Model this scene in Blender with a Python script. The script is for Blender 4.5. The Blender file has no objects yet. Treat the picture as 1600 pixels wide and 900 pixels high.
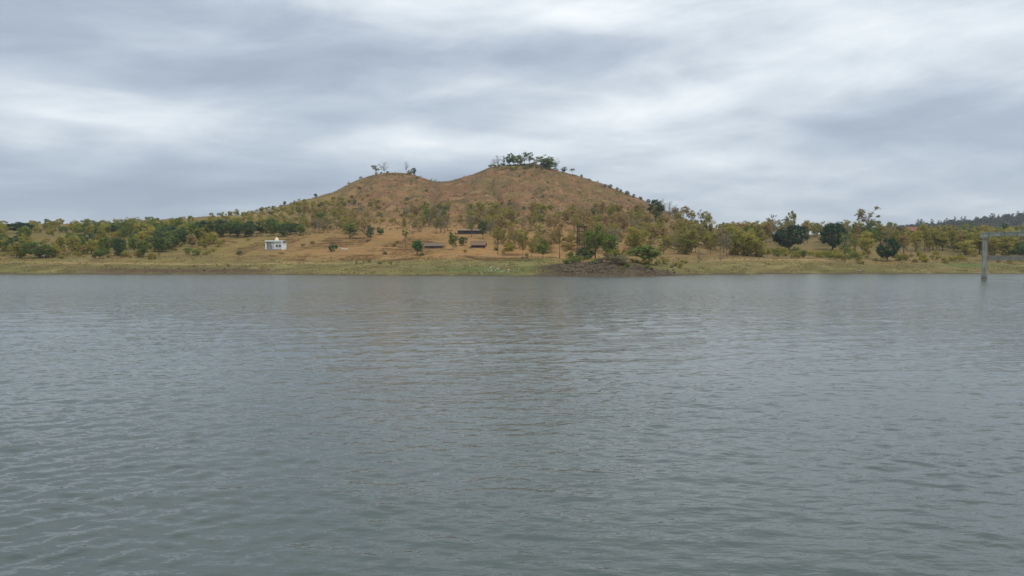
import bpy, bmesh, math, random
import numpy as np
from mathutils import Vector, Matrix

# ------------------------------------------------------------------ camera
scene = bpy.context.scene
C = scene.collection
F = 1209.0            # focal length in photo pixels (photo 1600 x 900)
CAMH = 4.0            # camera height above the water
HOR = 412.0           # photo row of the true horizon
cam_d = bpy.data.cameras.new("camera")
cam_d.sensor_width = 36.0
cam_d.lens = 36.0 * F / 1600.0
cam_d.clip_start = 0.1
cam_d.clip_end = 20000.0
cam = bpy.data.objects.new("camera", cam_d)
C.objects.link(cam)
cam.location = (0, 0, CAMH)
cam.rotation_euler = (math.radians(90) - math.atan((450 - HOR) / F), 0, 0)
scene.camera = cam

# ------------------------------------------------------------------ world: overcast sky
SUN_EL, SUN_AZ = math.radians(62), math.radians(140)     # azimuth clockwise from +Y
world = bpy.data.worlds.new("World")
scene.world = world
world.use_nodes = True
wn = world.node_tree
wn.nodes.clear()
def W(t, **kw):
    n = wn.nodes.new(t)
    for k, v in kw.items():
        setattr(n, k, v)
    return n
def wl(a, b): wn.links.new(a, b)
def wmath(op, a, b=None, c=None, clamp=False):
    n = W('ShaderNodeMath', operation=op, use_clamp=clamp)
    for i, v in enumerate((a, b, c)):
        if v is None: continue
        if isinstance(v, (int, float)): n.inputs[i].default_value = v
        else: wl(v, n.inputs[i])
    return n.outputs[0]
sky = W('ShaderNodeTexSky', sky_type='NISHITA')
sky.sun_disc = False
sky.sun_elevation = SUN_EL
sky.sun_rotation = SUN_AZ
tc = W('ShaderNodeTexCoord')
sep = W('ShaderNodeSeparateXYZ')
wl(tc.outputs['Generated'], sep.inputs[0])
dx, dy, dz = sep.outputs
zz = wmath('ADD', wmath('ABSOLUTE', dz), 0.15)
cu = wmath('DIVIDE', dx, zz)
cv = wmath('DIVIDE', dy, zz)
# cloud deck coordinates, turned so that the rolls of cloud run left-low to right-high
def turned(ang, su, sv):
    ca, sa = math.cos(ang), math.sin(ang)
    u = wmath('ADD', wmath('MULTIPLY', cu, ca * su), wmath('MULTIPLY', cv, sa * su))
    v = wmath('ADD', wmath('MULTIPLY', cu, -sa * sv), wmath('MULTIPLY', cv, ca * sv))
    cmb = W('ShaderNodeCombineXYZ')
    wl(u, cmb.inputs[0]); wl(v, cmb.inputs[1])
    return cmb.outputs[0]
def wnoise(vec, scale, detail, rough, dist=0.0, off=0.0):
    m = W('ShaderNodeMapping')
    m.inputs['Location'].default_value = (off, off * 0.7, off * 1.3)
    wl(vec, m.inputs[0])
    n = W('ShaderNodeTexNoise')
    n.inputs['Scale'].default_value = scale
    n.inputs['Detail'].default_value = detail
    n.inputs['Roughness'].default_value = rough
    n.inputs['Distortion'].default_value = dist
    wl(m.outputs[0], n.inputs['Vector'])
    return n.outputs['Fac']
n1 = wnoise(turned(math.radians(16), 0.70, 1.3), 0.70, 4.0, 0.48, 0.35, 11.3)
n2 = wnoise(turned(math.radians(24), 1.0, 1.7), 1.7, 6.0, 0.50, 0.30, 3.7)
n3 = wnoise(turned(math.radians(10), 0.6, 1.1), 0.25, 2.0, 0.5, 0.2, 27.1)
def cen(n_, a): return wmath('MULTIPLY', wmath('SUBTRACT', n_, 0.5), a)
az = wmath('ARCTAN2', dx, dy)
el = wmath('ARCSINE', dz)
# lumpy cloud bases: rounder billows, flattened towards the horizon, tilted like the rolls
lv = W('ShaderNodeCombineXYZ')
wl(wmath('MULTIPLY', az, 2.4), lv.inputs[0])
wl(wmath('SUBTRACT', wmath('MULTIPLY', el, 8.5), wmath('MULTIPLY', az, 0.9)), lv.inputs[1])
n4 = wnoise(lv.outputs[0], 2.1, 7.0, 0.56, 0.35, 5.1)
cl = wmath('ADD', wmath('ADD', wmath('ADD', cen(n1, 0.85), cen(n2, 0.50)), cen(n3, 0.35)), cen(n4, 0.78))
# broad openings where the deck is thin: soft lobes given by direction (azimuth, elevation in radians)
def lobe(px, py, sa, se, amp, tilt=0.0):
    a0, e0 = math.atan((px - 800) / F), math.atan((450 - py) / F) - math.atan((450 - HOR) / F)
    da = wmath('SUBTRACT', az, a0)
    de = wmath('SUBTRACT', wmath('SUBTRACT', el, e0), wmath('MULTIPLY', da, tilt))
    r = wmath('ADD', wmath('POWER', wmath('ABSOLUTE', wmath('DIVIDE', da, sa)), 2.0),
              wmath('POWER', wmath('ABSOLUTE', wmath('DIVIDE', de, se)), 2.0))
    return wmath('MULTIPLY', wmath('POWER', 2.718, wmath('MULTIPLY', r, -1.0)), amp)
lobes = [(1280, 110, .34, .075, .26, .14), (1560, 160, .22, .06, .14, .05), (640, 0, .26, .035, .22, 0.0), (40, 178, .20, .030, .16, -.08),
         (690, 228, .13, .016, .30, .0), (300, 212, .14, .013, .16, 0.0), (850, 20, .14, .05, .20, .1), (1000, 172, .20, .016, .14, .12),
         (480, 110, .36, .06, -.17, -.12), (900, 85, .12, .018, -.16, .1), (80, 112, .2, .022, -.15, -.06), (280, 295, .40, .035, -.30, .0), (1000, 245, .30, .014, -.14, .12), (1450, 230, .3, .03, -.10, .05)]
for L in lobes:
    cl = wmath('ADD', cl, lobe(*L))
elev_b = wmath('MULTIPLY', wmath('SMOOTH_MIN', wmath('ABSOLUTE', el), 0.9, 0.3), 0.20)
cl = wmath('ADD', wmath('ADD', cl, elev_b), 0.47)
ramp = W('ShaderNodeValToRGB')
cr = ramp.color_ramp
cr.interpolation = 'LINEAR'
pts = [(0.10, (.275, .330, .415)), (0.34, (.350, .408, .490)), (0.52, (.445, .503, .572)), (0.72, (.610, .665, .712)), (0.96, (.81, .845, .865))]
while len(cr.elements) < len(pts): cr.elements.new(0.5)
for e, (p, c) in zip(cr.elements, pts):
    e.position = p; e.color = (*c, 1)
wl(cl, ramp.inputs[0])
# towards the horizon the deck closes into an even blue grey
hz = wmath('POWER', 2.718, wmath('MULTIPLY', wmath('ABSOLUTE', el), -11.0))
hmix = W('ShaderNodeMix', data_type='RGBA')
wl(wmath('MULTIPLY', hz, 0.75), hmix.inputs[0])
wl(ramp.outputs[0], hmix.inputs[6])
azr = wmath('MULTIPLY_ADD', az, 0.75, 0.45, clamp=True)
hcol = W('ShaderNodeMix', data_type='RGBA')
wl(azr, hcol.inputs[0])
hcol.inputs[6].default_value = (.285, .345, .425, 1)
hcol.inputs[7].default_value = (.395, .450, .512, 1)
wl(hcol.outputs[2], hmix.inputs[7])
# the background runs at 0.1, so the cloud radiance is lifted by 10 beside the physical sky
scl = W('ShaderNodeVectorMath', operation='SCALE')
wl(hmix.outputs[2], scl.inputs[0]); scl.inputs['Scale'].default_value = 10.0
cmix = W('ShaderNodeMix', data_type='RGBA')
cmix.inputs[0].default_value = 0.95
wl(sky.outputs[0], cmix.inputs[6]); wl(scl.outputs[0], cmix.inputs[7])
bg = W('ShaderNodeBackground'); bg.inputs['Strength'].default_value = 0.1
wl(cmix.outputs[2], bg.inputs['Color'])
wo = W('ShaderNodeOutputWorld')
wl(bg.outputs[0], wo.inputs['Surface'])

# ------------------------------------------------------------------ sun (veiled by cloud) and exposure
sun_d = bpy.data.lights.new("sun", 'SUN')
sun_d.energy = 1.5
sun_d.angle = math.radians(14)
sun_d.color = (1.0, 0.95, 0.87)
sun = bpy.data.objects.new("sun", sun_d)
C.objects.link(sun)
sd = Vector((math.sin(SUN_AZ) * math.cos(SUN_EL), math.cos(SUN_AZ) * math.cos(SUN_EL), math.sin(SUN_EL)))
sun.rotation_euler = sd.to_track_quat('Z', 'Y').to_euler()
vs = scene.view_settings
vs.view_transform = 'Standard'
vs.look = 'None'
vs.exposure = 0.36
vs.gamma = 1.0
vs.use_curve_mapping = False
scene.cycles.use_denoising = True
scene.cycles.max_bounces = 6
scene.cycles.transparent_max_bounces = 8
scene.cycles.volume_bounces = 1

# ------------------------------------------------------------------ helpers
R = random.Random(7)
nr = np.random.default_rng(11)
_tab = np.random.default_rng(5).random((256, 256)).astype(np.float32)
def vnoise(x, y):
    xi = np.floor(x).astype(int); yi = np.floor(y).astype(int)
    fx = x - xi; fy = y - yi
    fx = fx * fx * (3 - 2 * fx); fy = fy * fy * (3 - 2 * fy)
    a = _tab[xi % 256, yi % 256]; b = _tab[(xi + 1) % 256, yi % 256]
    c = _tab[xi % 256, (yi + 1) % 256]; d = _tab[(xi + 1) % 256, (yi + 1) % 256]
    return (a + (b - a) * fx) * (1 - fy) + (c + (d - c) * fx) * fy
def fbm(x, y, o=4, g=0.5):
    s = 0.0; a = 1.0; t = 0.0
    for i in range(o):
        s = s + a * vnoise(x * 2.03 ** i + 17.3 * i, y * 2.03 ** i + 9.1 * i); t += a; a *= g
    return s / t            # 0..1, mean .5
def sst(e0, e1, x):
    t = np.clip((x - e0) / (e1 - e0), 0, 1)
    return t * t * (3 - 2 * t)

def new_mat(name):
    m = bpy.data.materials.new(name); m.use_nodes = True
    nt = m.node_tree
    return m, nt, nt.nodes['Principled BSDF']
def N(nt, t, **kw):
    n = nt.nodes.new(t)
    for k, v in kw.items(): setattr(n, k, v)
    return n
def simple_mat(name, col, rough=0.8, var=0.25, scale=3.0, bump=0.0, metal=0.0, detail=5.0):
    """base colour broken up by object-space noise"""
    m, nt, b = new_mat(name)
    t = N(nt, 'ShaderNodeTexCoord')
    n = N(nt, 'ShaderNodeTexNoise'); n.inputs['Scale'].default_value = scale; n.inputs['Detail'].default_value = detail
    nt.links.new(t.outputs['Object'], n.inputs['Vector'])
    r = N(nt, 'ShaderNodeValToRGB')
    r.color_ramp.elements[0].position = 0.3; r.color_ramp.elements[1].position = 0.72
    r.color_ramp.elements[0].color = (*[c * (1 - var) for c in col], 1)
    r.color_ramp.elements[1].color = (*[min(1, c * (1 + var)) for c in col], 1)
    nt.links.new(n.outputs['Fac'], r.inputs[0]); nt.links.new(r.outputs[0], b.inputs['Base Color'])
    b.inputs['Roughness'].default_value = rough
    b.inputs['Metallic'].default_value = metal
    if bump:
        bp = N(nt, 'ShaderNodeBump'); bp.inputs['Strength'].default_value = bump; bp.inputs['Distance'].default_value = 0.05
        nt.links.new(n.outputs['Fac'], bp.inputs['Height']); nt.links.new(bp.outputs[0], b.inputs['Normal'])
    return m
def mesh_np(name, v, f, mats=(), smooth=False):
    me = bpy.data.meshes.new(name)
    me.from_pydata([tuple(p) for p in v] if not isinstance(v, list) else v, [], f if isinstance(f, list) else [tuple(q) for q in f])
    for m in mats: me.materials.append(m)
    if smooth: me.polygons.foreach_set('use_smooth', np.ones(len(me.polygons), bool))
    me.update()
    return me
def quads_np(name, v, q, mats=(), smooth=False):
    """fast mesh from numpy quads"""
    me = bpy.data.meshes.new(name)
    v = np.asarray(v, np.float32); q = np.asarray(q, np.int32)
    me.vertices.add(len(v)); me.vertices.foreach_set('co', v.ravel())
    k = q.shape[1]
    me.loops.add(q.size); me.loops.foreach_set('vertex_index', q.ravel())
    me.polygons.add(len(q)); me.polygons.foreach_set('loop_start', np.arange(0, q.size, k, dtype=np.int32))
    if smooth: me.polygons.foreach_set('use_smooth', np.ones(len(q), bool))
    for m in mats: me.materials.append(m)
    me.update(calc_edges=True)
    return me
def link(name, data, parent=None, loc=None, rot=None, scl=None):
    o = bpy.data.objects.new(name, data); C.objects.link(o)
    if parent: o.parent = parent
    if loc is not None: o.location = loc
    if rot is not None: o.rotation_euler = rot
    if scl is not None: o.scale = scl
    return o
def tag(o, label, cat, group=None):
    o['label'] = label; o['category'] = cat
    if group: o['group'] = group
    return o
def thing(name, label, cat, loc=(0, 0, 0), rz=0.0, group=None):
    return tag(link(name, None, loc=loc, rot=(0, 0, rz)), label, cat, group)
class MB:
    """collects boxes, bars and tubes into one mesh"""
    def __init__(s): s.v = []; s.f = []
    def add(s, v, f):
        o = len(s.v); s.v += [tuple(p) for p in v]; s.f += [tuple(i + o for i in q) for q in f]
        return s
    def box(s, x0, x1, y0, y1, z0, z1):
        return s.add([(x0, y0, z0), (x1, y0, z0), (x1, y1, z0), (x0, y1, z0), (x0, y0, z1), (x1, y0, z1), (x1, y1, z1), (x0, y1, z1)],
                     [(0, 3, 2, 1), (4, 5, 6, 7), (0, 1, 5, 4), (1, 2, 6, 5), (2, 3, 7, 6), (3, 0, 4, 7)])
    def bar(s, a, b, w, h=None):
        h = h or w
        a = Vector(a); b = Vector(b); d = (b - a).normalized()
        up = Vector((0, 0, 1)) if abs(d.z) < 0.95 else Vector((0, 1, 0))
        x = d.cross(up).normalized() * w / 2; y = x.cross(d).normalized() * h / 2
        v = [p + sx * x + sy * y for p in (a, b) for sx, sy in ((-1, -1), (1, -1), (1, 1), (-1, 1))]
        return s.add(v, [(3, 2, 1, 0), (4, 5, 6, 7), (0, 1, 5, 4), (1, 2, 6, 5), (2, 3, 7, 6), (3, 0, 4, 7)])
    def tube(s, pts, rad, n=6, cap=True):
        pts = [Vector(p) for p in pts]; rings = []
        for i, p in enumerate(pts):
            d = (pts[min(i + 1, len(pts) - 1)] - pts[max(i - 1, 0)])
            d = d.normalized() if d.length > 1e-9 else Vector((0, 0, 1))
            up = Vector((1, 0, 0)) if abs(d.x) < 0.8 else Vector((0, 1, 0))
            x = d.cross(up).normalized(); y = d.cross(x)
            rings.append([p + (x * math.cos(2 * math.pi * k / n) + y * math.sin(2 * math.pi * k / n)) * rad[i] for k in range(n)])
        v = [q for r in rings for q in r]; f = []
        for i in range(len(pts) - 1):
            for k in range(n):
                f.append((i * n + k, i * n + (k + 1) % n, (i + 1) * n + (k + 1) % n, (i + 1) * n + k))
        if cap:
            f.append(tuple(range(n))[::-1]); f.append(tuple((len(pts) - 1) * n + k for k in range(n)))
        return s.add(v, f)
    def lathe(s, prof, n=20, c=(0, 0, 0)):
        v = []; f = []
        for r, z in prof:
            v += [(c[0] + r * math.cos(2 * math.pi * k / n), c[1] + r * math.sin(2 * math.pi * k / n), c[2] + z) for k in range(n)]
        for i in range(len(prof) - 1):
            for k in range(n):
                f.append((i * n + k, i * n + (k + 1) % n, (i + 1) * n + (k + 1) % n, (i + 1) * n + k))
        return s.add(v, f)
    def build(s, name, mat, parent=None, smooth=False, **kw):
        me = mesh_np(name, s.v, s.f, (mat,), smooth)
        return link(name, me, parent, **kw)

# ------------------------------------------------------------------ terrain height
def tab(*p):
    xs = np.array([a for a, _ in p], float); ys = np.array([b for _, b in p], float)
    return lambda x: np.interp(x, xs, ys)
YW = tab((-600, 428.5), (0, 428.5), (250, 428.8), (400, 429.2), (600, 431), (830, 432), (1000, 431.5), (1100, 429.5), (1200, 428.3), (1600, 427.8), (2300, 427.8))
P1 = tab((-600, 404), (0, 404), (300, 405), (600, 406), (850, 407), (1000, 406), (1100, 405), (1250, 405), (1400, 408), (1500, 411), (1600, 411), (2300, 411))
P2 = tab((-600, 385), (0, 385), (200, 390), (330, 392), (430, 388), (600, 389), (800, 392), (950, 396), (1100, 397), (1200, 393), (1400, 397), (1600, 402), (2300, 402))
P3 = tab((-600, 368), (0, 368), (200, 370), (400, 367), (600, 367), (750, 368), (900, 375), (1100, 382), (1300, 380), (1600, 392), (2300, 392))
P4 = tab((-600, 357), (0, 358), (200, 357), (330, 354), (400, 348), (500, 346), (600, 348), (800, 350), (1000, 360), (1100, 371), (1300, 371), (1600, 384), (2300, 384))
RP = tab((-600, 352), (0, 352), (100, 351), (200, 349), (270, 345), (340, 341), (400, 334), (440, 322), (480, 310), (520, 300), (560, 281), (585, 272.5), (605, 270.5), (645, 271.5),
         (660, 277), (680, 283), (700, 283), (740, 273), (765, 262.5), (785, 258), (835, 258), (860, 264.5), (900, 275), (950, 291.5), (1000, 310), (1040, 329), (1080, 346), (1120, 358), (1200, 366), (1600, 378), (2300, 378))
YR = tab((-600, 600), (0, 600), (400, 640), (600, 690), (800, 720), (1000, 690), (1200, 650), (2300, 650))
FR_ = tab((-600, 400), (1150, 398), (1250, 376), (1350, 362), (1400, 356), (1450, 352), (1500, 347.5), (1550, 344), (1600, 340), (1700, 334), (2300, 328))
def FR(px): return FR_(px) + 3.5
def ysh(px): return CAMH * F / (YW(px) - HOR)
def base_py(px, Y):
    y0 = ysh(px); y1 = y0 + 45; y2 = y1 + 55; y3 = y2 + 60; y4 = y3 + 70; y5 = YR(px)
    y5 = np.maximum(y5, y4 + 60)
    p0 = YW(px); p1 = P1(px); p2 = P2(px); p3 = P3(px); p4 = P4(px); p5 = RP(px)
    py = np.where(Y < y1, p0 + (p1 - p0) * (Y - y0) / (y1 - y0),
         np.where(Y < y2, p1 + (p2 - p1) * (Y - y1) / (y2 - y1),
         np.where(Y < y3, p2 + (p3 - p2) * (Y - y2) / (y3 - y2),
         np.where(Y < y4, p3 + (p4 - p3) * (Y - y3) / (y4 - y3),
                  p4 + (p5 - p4) * (1 - (1 - np.clip((Y - y4) / (y5 - y4), 0, 1)) ** 1.3)))))
    return py, y5
MX, MY = (930 - 800) / F * 256, 256.0           # the rocky mound by the water
def height(px, Y, parts=False):
    px = np.asarray(px, float); Y = np.asarray(Y, float)
    X = (px - 800) / F * Y
    y0 = ysh(px)
    py, y5 = base_py(px, Y)
    z = CAMH + (HOR - py) / F * Y
    bed = np.maximum(-(y0 - Y) * 0.10, -4.0)
    z = np.where(Y < y0, bed, z)
    # behind the crest the ground falls away again
    d = Y - y5
    zr = CAMH + (HOR - RP(px)) / F * y5
    back = zr + (16.0 - zr) * sst(10, 330, d)
    z = np.where(d > 0, back, z)
    # far wooded ridge
    zf = CAMH + (HOR - FR(px)) / F * 1700
    z = z + np.maximum(zf - 16.0, 0) * sst(1100, 1700, Y) * (1 + 0.12 * (fbm(X / 160, Y / 160, 3) - .5))
    # field terraces cut into the dry slope
    tw = sst(300, 380, px) * (1 - sst(880, 960, px)) * sst(4.8, 6.0, z) * (1 - sst(17, 21, z)) * (Y < 520)
    hstep = 1.15
    t = (z + 2.6 * (fbm(X / 30, Y / 45, 3) - .5) * 2) / hstep
    fr = t - np.floor(t)
    zt = z + hstep * (sst(0.88, 0.99, fr) - fr) * (0.35 + 0.65 * sst(.44, .60, fbm(X / 13 + 40, Y / 60, 3)))
    z = z + (zt - z) * tw
    riser = tw * ((fr > 0.87) & (fr < 0.995)) * sst(.44, .60, fbm(X / 13 + 40, Y / 60, 3))
    # rubble bank along the left shore
    lb = sst(120, 180, px) * (1 - sst(360, 470, px)) * np.exp(-((Y - y0 - 10) / 6.0) ** 2)
    z = z + lb * 0.9 * fbm(X / 4.0, Y / 3.0, 3)
    # rocky mound
    mr = ((X - MX) / (17 + 7 * (X > MX))) ** 2 + ((Y - MY) / 15) ** 2
    mound = np.exp(-mr ** 1.2)
    z = z + mound * (3.2 + 2.0 * (fbm(X / 6, Y / 5, 4) - .5)) + sst(.2, .6, mound) * 1.5 * (fbm(X / 2.3, Y / 2.1, 3) - .5)
    # natural roughness
    hill = sst(430, 560, Y)
    land = sst(0, 25, Y - y0)
    z = z + land * (0.55 * (fbm(X / 9, Y / 9, 4) - .5) + 0.22 * (fbm(X / 2.4, Y / 2.4, 2) - .5))
    z = z + hill * (4.2 * (fbm(X / 55, Y / 70, 4) - .5) - 4.0 * np.clip(1 - np.abs(fbm(X / 26 + 3, Y / 130 + 8, 3) - .5) * 9, 0, 1) * (1 - sst(-60, -5, d)) * (Y < 900) + 1.6 * (fbm(X / 11, Y / 14, 3) - .5)) * np.where(Y > 1000, 1.5, 1.0)
    if parts: return X, z, py, riser, mound, lb, hill
    return z
def pt(px, Y):
    return Vector(((px - 800) / F * Y, Y, float(height(np.array([px]), np.array([Y]))[0])))
def ground_at(px, py, ymax=None):
    """the first point of the ground met by the ray through photo pixel (px, py)"""
    y0 = float(ysh(px)); y1 = ymax or float(max(YR(px), y0 + 290)) + 6
    Ys = np.arange(y0 + 0.5, y1, 0.5)
    z = height(np.full_like(Ys, px), Ys)
    p = HOR - (z - CAMH) / Ys * F
    hit = np.nonzero(p <= py)[0]
    i = hit[0] if len(hit) else int(np.argmin(p))
    return Vector(((px - 800) / F * Ys[i], Ys[i], float(z[i])))

cols = np.concatenate([np.arange(-560, -40, 12), np.arange(-40, 1640, 2.4), np.arange(1640, 2260, 12)])
rows = np.concatenate([np.arange(205, 236, 4.0), np.arange(236, 440, 0.62), np.arange(440, 760, 1.7), 760 * np.power(1.022, np.arange(1, 80))])
PX, YY = np.meshgrid(cols, rows)
X, Z, PY, RIS, MOU, LB, HIL = height(PX, YY, True)
y0g = ysh(PX)
v = np.stack([X, YY, Z], -1).reshape(-1, 3)
nc, nrw = len(cols), len(rows)
ii = (np.arange(nrw - 1)[:, None] * nc + np.arange(nc - 1)[None]).ravel()
q = np.stack([ii, ii + 1, ii + nc + 1, ii + nc], -1)
# ground cover: what grows or lies where (soil, dry grass, green bank, bare rock)
def mixc(a, b, w): return a + (np.array(b) - a) * w[..., None]
nA = fbm(X / 18, YY / 26, 4); nB = fbm(X / 5, YY / 7 + 50, 4); nC = fbm(X / 60 + 9, YY / 60, 3); nD = fbm(X / 1.6, YY / 2.2 + 7, 2)
col = np.zeros(X.shape + (3,)); col[:] = (.240, .141, .078)                        # dry hill grass over red earth
col = mixc(col, (.23, .165, .072), sst(.47, .62, nA) * .8)
col = mixc(col, (.32, .17, .085), sst(.55, .68, nB) * .6)
col = mixc(col, (.15, .115, .052), sst(.52, .64, fbm(X / 7 + 3, YY / 12, 4)) * .85)
col = mixc(col, (.175, .155, .060), sst(.56, .66, fbm(X / 15 + 60, YY / 22, 4)) * .40)
col = mixc(col, (.36, .225, .12), sst(.62, .70, fbm(X / 9 + 90, YY / 9, 4)) * .7)
left = 1 - sst(380, 620, PX + (nC - .5) * 160 - (YY - 500) * 0.15)
col = mixc(col, (.27, .215, .080), left * .9 * sst(.3, .55, nA + .08))            # yellower grass on the western shoulder
foot = (1 - sst(440, 540, YY + (nA - .5) * 80)) * (1 - left)
col = mixc(col, (.38, .235, .098), foot * .9)                                    # tan ploughed soil
col = mixc(col, (.27, .19, .085), foot * sst(.5, .62, nB) * .7)
col = mixc(col, (.42, .25, .11), foot * sst(.56, .7, nA) * .5)
rightw = sst(940, 1040, PX) * (1 - sst(560, 640, YY))
col = mixc(col, (.25, .19, .085), rightw * .75)
eastw = sst(1130, 1200, PX) * sst(45, 60, YY - y0g) * (1 - sst(700, 800, YY))
col = mixc(col, (.20, .165, .070), eastw * sst(.3, .5, nA) * .9)
bank = (1 - sst(30, 52, YY - y0g + (nA - .5) * 34 + 10 * sst(400, 620, PX) * (1 - sst(760, 860, PX)) * -1))
bank = np.maximum(bank, 0)
col = mixc(col, (.205, .175, .070), bank * .92)
col = mixc(col, (.285, .255, .105), bank * sst(.50, .63, nB) * .75)
col = mixc(col, (.150, .150, .052), bank * sst(.54, .66, nA) * .7)
col = mixc(col, (.16, .115, .06), bank * sst(.60, .70, fbm(X / 8 + 70, YY / 3, 4)) * .7)
gr = np.exp(-((PX - 760) / 120) ** 2) * np.exp(-((YY - y0g - 18) / 14) ** 2)
col = mixc(col, (.145, .175, .060), np.clip(gr * 1.0, 0, 1) * sst(.3, .6, nB + .1))
gr3 = np.exp(-((PX - 835) / 50) ** 2) * np.exp(-((YY - y0g - 50) / 9) ** 2)
col = mixc(col, (.125, .185, .050), np.clip(gr3 * 1.1, 0, 1))
gr2 = np.exp(-((PX - 1520) / 50) ** 2) * np.exp(-((YY - y0g - 38) / 10) ** 2)
col = mixc(col, (.10, .17, .05), np.clip(gr2, 0, 1) * .8)
shore = (1 - sst(0.5, 6.0, YY - y0g + (nB - .5) * 8))
col = mixc(col, (.105, .085, .055), shore * .85)                                 # wet mud at the water
col = mixc(col, (.12, .082, .048), np.clip(LB * 1.5, 0, 1) * sst(.32, .5, nB))
col = mixc(col, (.135, .085, .045), RIS * .85)                                    # earth cut of the terraces
mm = sst(.10, .45, MOU + (nB - .5) * .35)
col = mixc(col, (.072, .051, .031), mm * .95)                                    # dark rubble of the mound
col = mixc(col, (.13, .098, .062), mm * sst(.50, .66, nD) * .8)
col = mixc(col, (.16, .16, .06), mm * sst(.54, .66, fbm(X / 6 + 31, YY / 5, 3)) * sst(.2, 20, X - MX) * .8)
pth = np.exp(-((YY - y0g - 33 - 8 * (fbm(X / 40, X * 0 + 3, 2) - .5)) / 2.2) ** 2) * (1 - sst(480, 600, PX)) + np.exp(-((YY - y0g - 44) / 3.0) ** 2) * sst(1090, 1120, PX) * (1 - sst(1280, 1360, PX))
col = mixc(col, (.42, .31, .15), np.clip(pth, 0, 1) * .75)
rim = sst(.0, 1.0, 1 - np.abs(YY - YR(PX) + 8) / 10) * sst(750, 775, PX) * (1 - sst(870, 900, PX))
col = mixc(col, (.13, .105, .075), rim * sst(.45, .6, nB) * .8)
far = sst(900, 1200, YY)
col = mixc(col, (.07, .075, .045), far)
westw = (1 - sst(300, 360, PX)) * sst(42, 60, YY - y0g)
col = mixc(col, (.19, .155, .062), westw * sst(.38, .55, nA) * .85)
col *= (0.88 + 0.24 * nD)[..., None] * np.array([.80, .755, .68])

m_ground, nt, b = new_mat("ground_cover")
at = N(nt, 'ShaderNodeAttribute', attribute_name='cover')
geo = N(nt, 'ShaderNodeNewGeometry')
n = N(nt, 'ShaderNodeTexNoise'); n.inputs['Scale'].default_value = 0.55; n.inputs['Detail'].default_value = 8; n.inputs['Roughness'].default_value = 0.7
nt.links.new(geo.outputs['Position'], n.inputs['Vector'])
mr = N(nt, 'ShaderNodeMapRange'); mr.inputs[1].default_value = 0.28; mr.inputs[2].default_value = 0.72; mr.inputs[3].default_value = 0.78; mr.inputs[4].default_value = 1.22
nt.links.new(n.outputs['Fac'], mr.inputs[0])
mu = N(nt, 'ShaderNodeVectorMath', operation='SCALE')
nt.links.new(at.outputs['Color'], mu.inputs[0]); nt.links.new(mr.outputs[0], mu.inputs['Scale'])
nt.links.new(mu.outputs[0], b.inputs['Base Color'])
b.inputs['Roughness'].default_value = 0.95
b.inputs['Specular IOR Level'].default_value = 0.1
bp = N(nt, 'ShaderNodeBump'); bp.inputs['Strength'].default_value = 0.35; bp.inputs['Distance'].default_value = 0.4
nt.links.new(n.outputs['Fac'], bp.inputs['Height']); nt.links.new(bp.outputs[0], b.inputs['Normal'])
me = quads_np("terrain", v, q, (m_ground,), True)
ca = me.color_attributes.new('cover', 'FLOAT_COLOR', 'POINT')
ca.data.foreach_set('color', np.concatenate([np.clip(col, 0, 1).reshape(-1, 3), np.ones((len(v), 1))], 1).astype(np.float32).ravel())
terrain = link("terrain", me)
terrain['kind'] = 'structure'; terrain['label'] = 'dry brown twin peaked hill above terraced fields and green lake bank'

# ------------------------------------------------------------------ water
wcols = np.concatenate([[-9000, -5000, -2800, -1600, -900], np.linspace(-450, 2050, 860), [2500, 3200, 4400, 6600, 10600]])
wrows = np.concatenate([np.linspace(-14, 6, 14)[:-1], np.exp(np.linspace(math.log(6), math.log(150), 640)), np.linspace(150, 335, 90)[1:]])
PXw, Yw = np.meshgrid(wcols, wrows)
Xw = (PXw - 800) / F * (Yw + 18)
sp = np.gradient(wrows)[:, None] * np.ones_like(Xw)
H = np.zeros_like(Xw)
rw = np.random.default_rng(23)
patch = (0.55 + 0.85 * sst(.25, .75, fbm(Xw / 13 + 5, Yw / 26, 3))) * (1 - .8 * sst(50, 150, Yw))
for k in range(84):
    lam = 0.32 * (4.2 / 0.32) ** (k / 83.0)
    ang = (rw.choice([math.radians(70), math.radians(125)]) + rw.normal(0, 0.35)) if k % 3 else rw.uniform(0, math.pi)
    slope = 0.0200 * (1.0 if lam < 0.85 else (0.42 if lam < 1.5 else .24))
    amp = slope * lam / (2 * math.pi) * rw.uniform(.6, 1.4)
    kx, ky = math.cos(ang) * 2 * math.pi / lam, math.sin(ang) * 2 * math.pi / lam
    fade = np.clip(lam / (sp * 3.0) - 0.6, 0, 1)
    # short crested: each train swells and dies along its crest
    env = 0.4 + 1.2 * vnoise(Xw / (lam * 5) + k * 3.1, Yw / (lam * 5) + k * 1.7)
    ph = kx * Xw + ky * Yw + rw.uniform(0, 6.28)
    H += amp * fade * env * (np.sin(ph) - 0.30 * np.cos(2 * ph))
H *= patch
vw = np.stack([Xw, Yw, H], -1).reshape(-1, 3)
ncw, nrr = len(wcols), len(wrows)
iw = (np.arange(nrr - 1)[:, None] * ncw + np.arange(ncw - 1)[None]).ravel()
m_water, nt, b = new_mat("lake_water")
b.inputs['Base Color'].default_value = (.072, .091, .083, 1)
b.inputs['Roughness'].default_value = 0.045
b.inputs['IOR'].default_value = 1.333
geo = N(nt, 'ShaderNodeNewGeometry')
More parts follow.
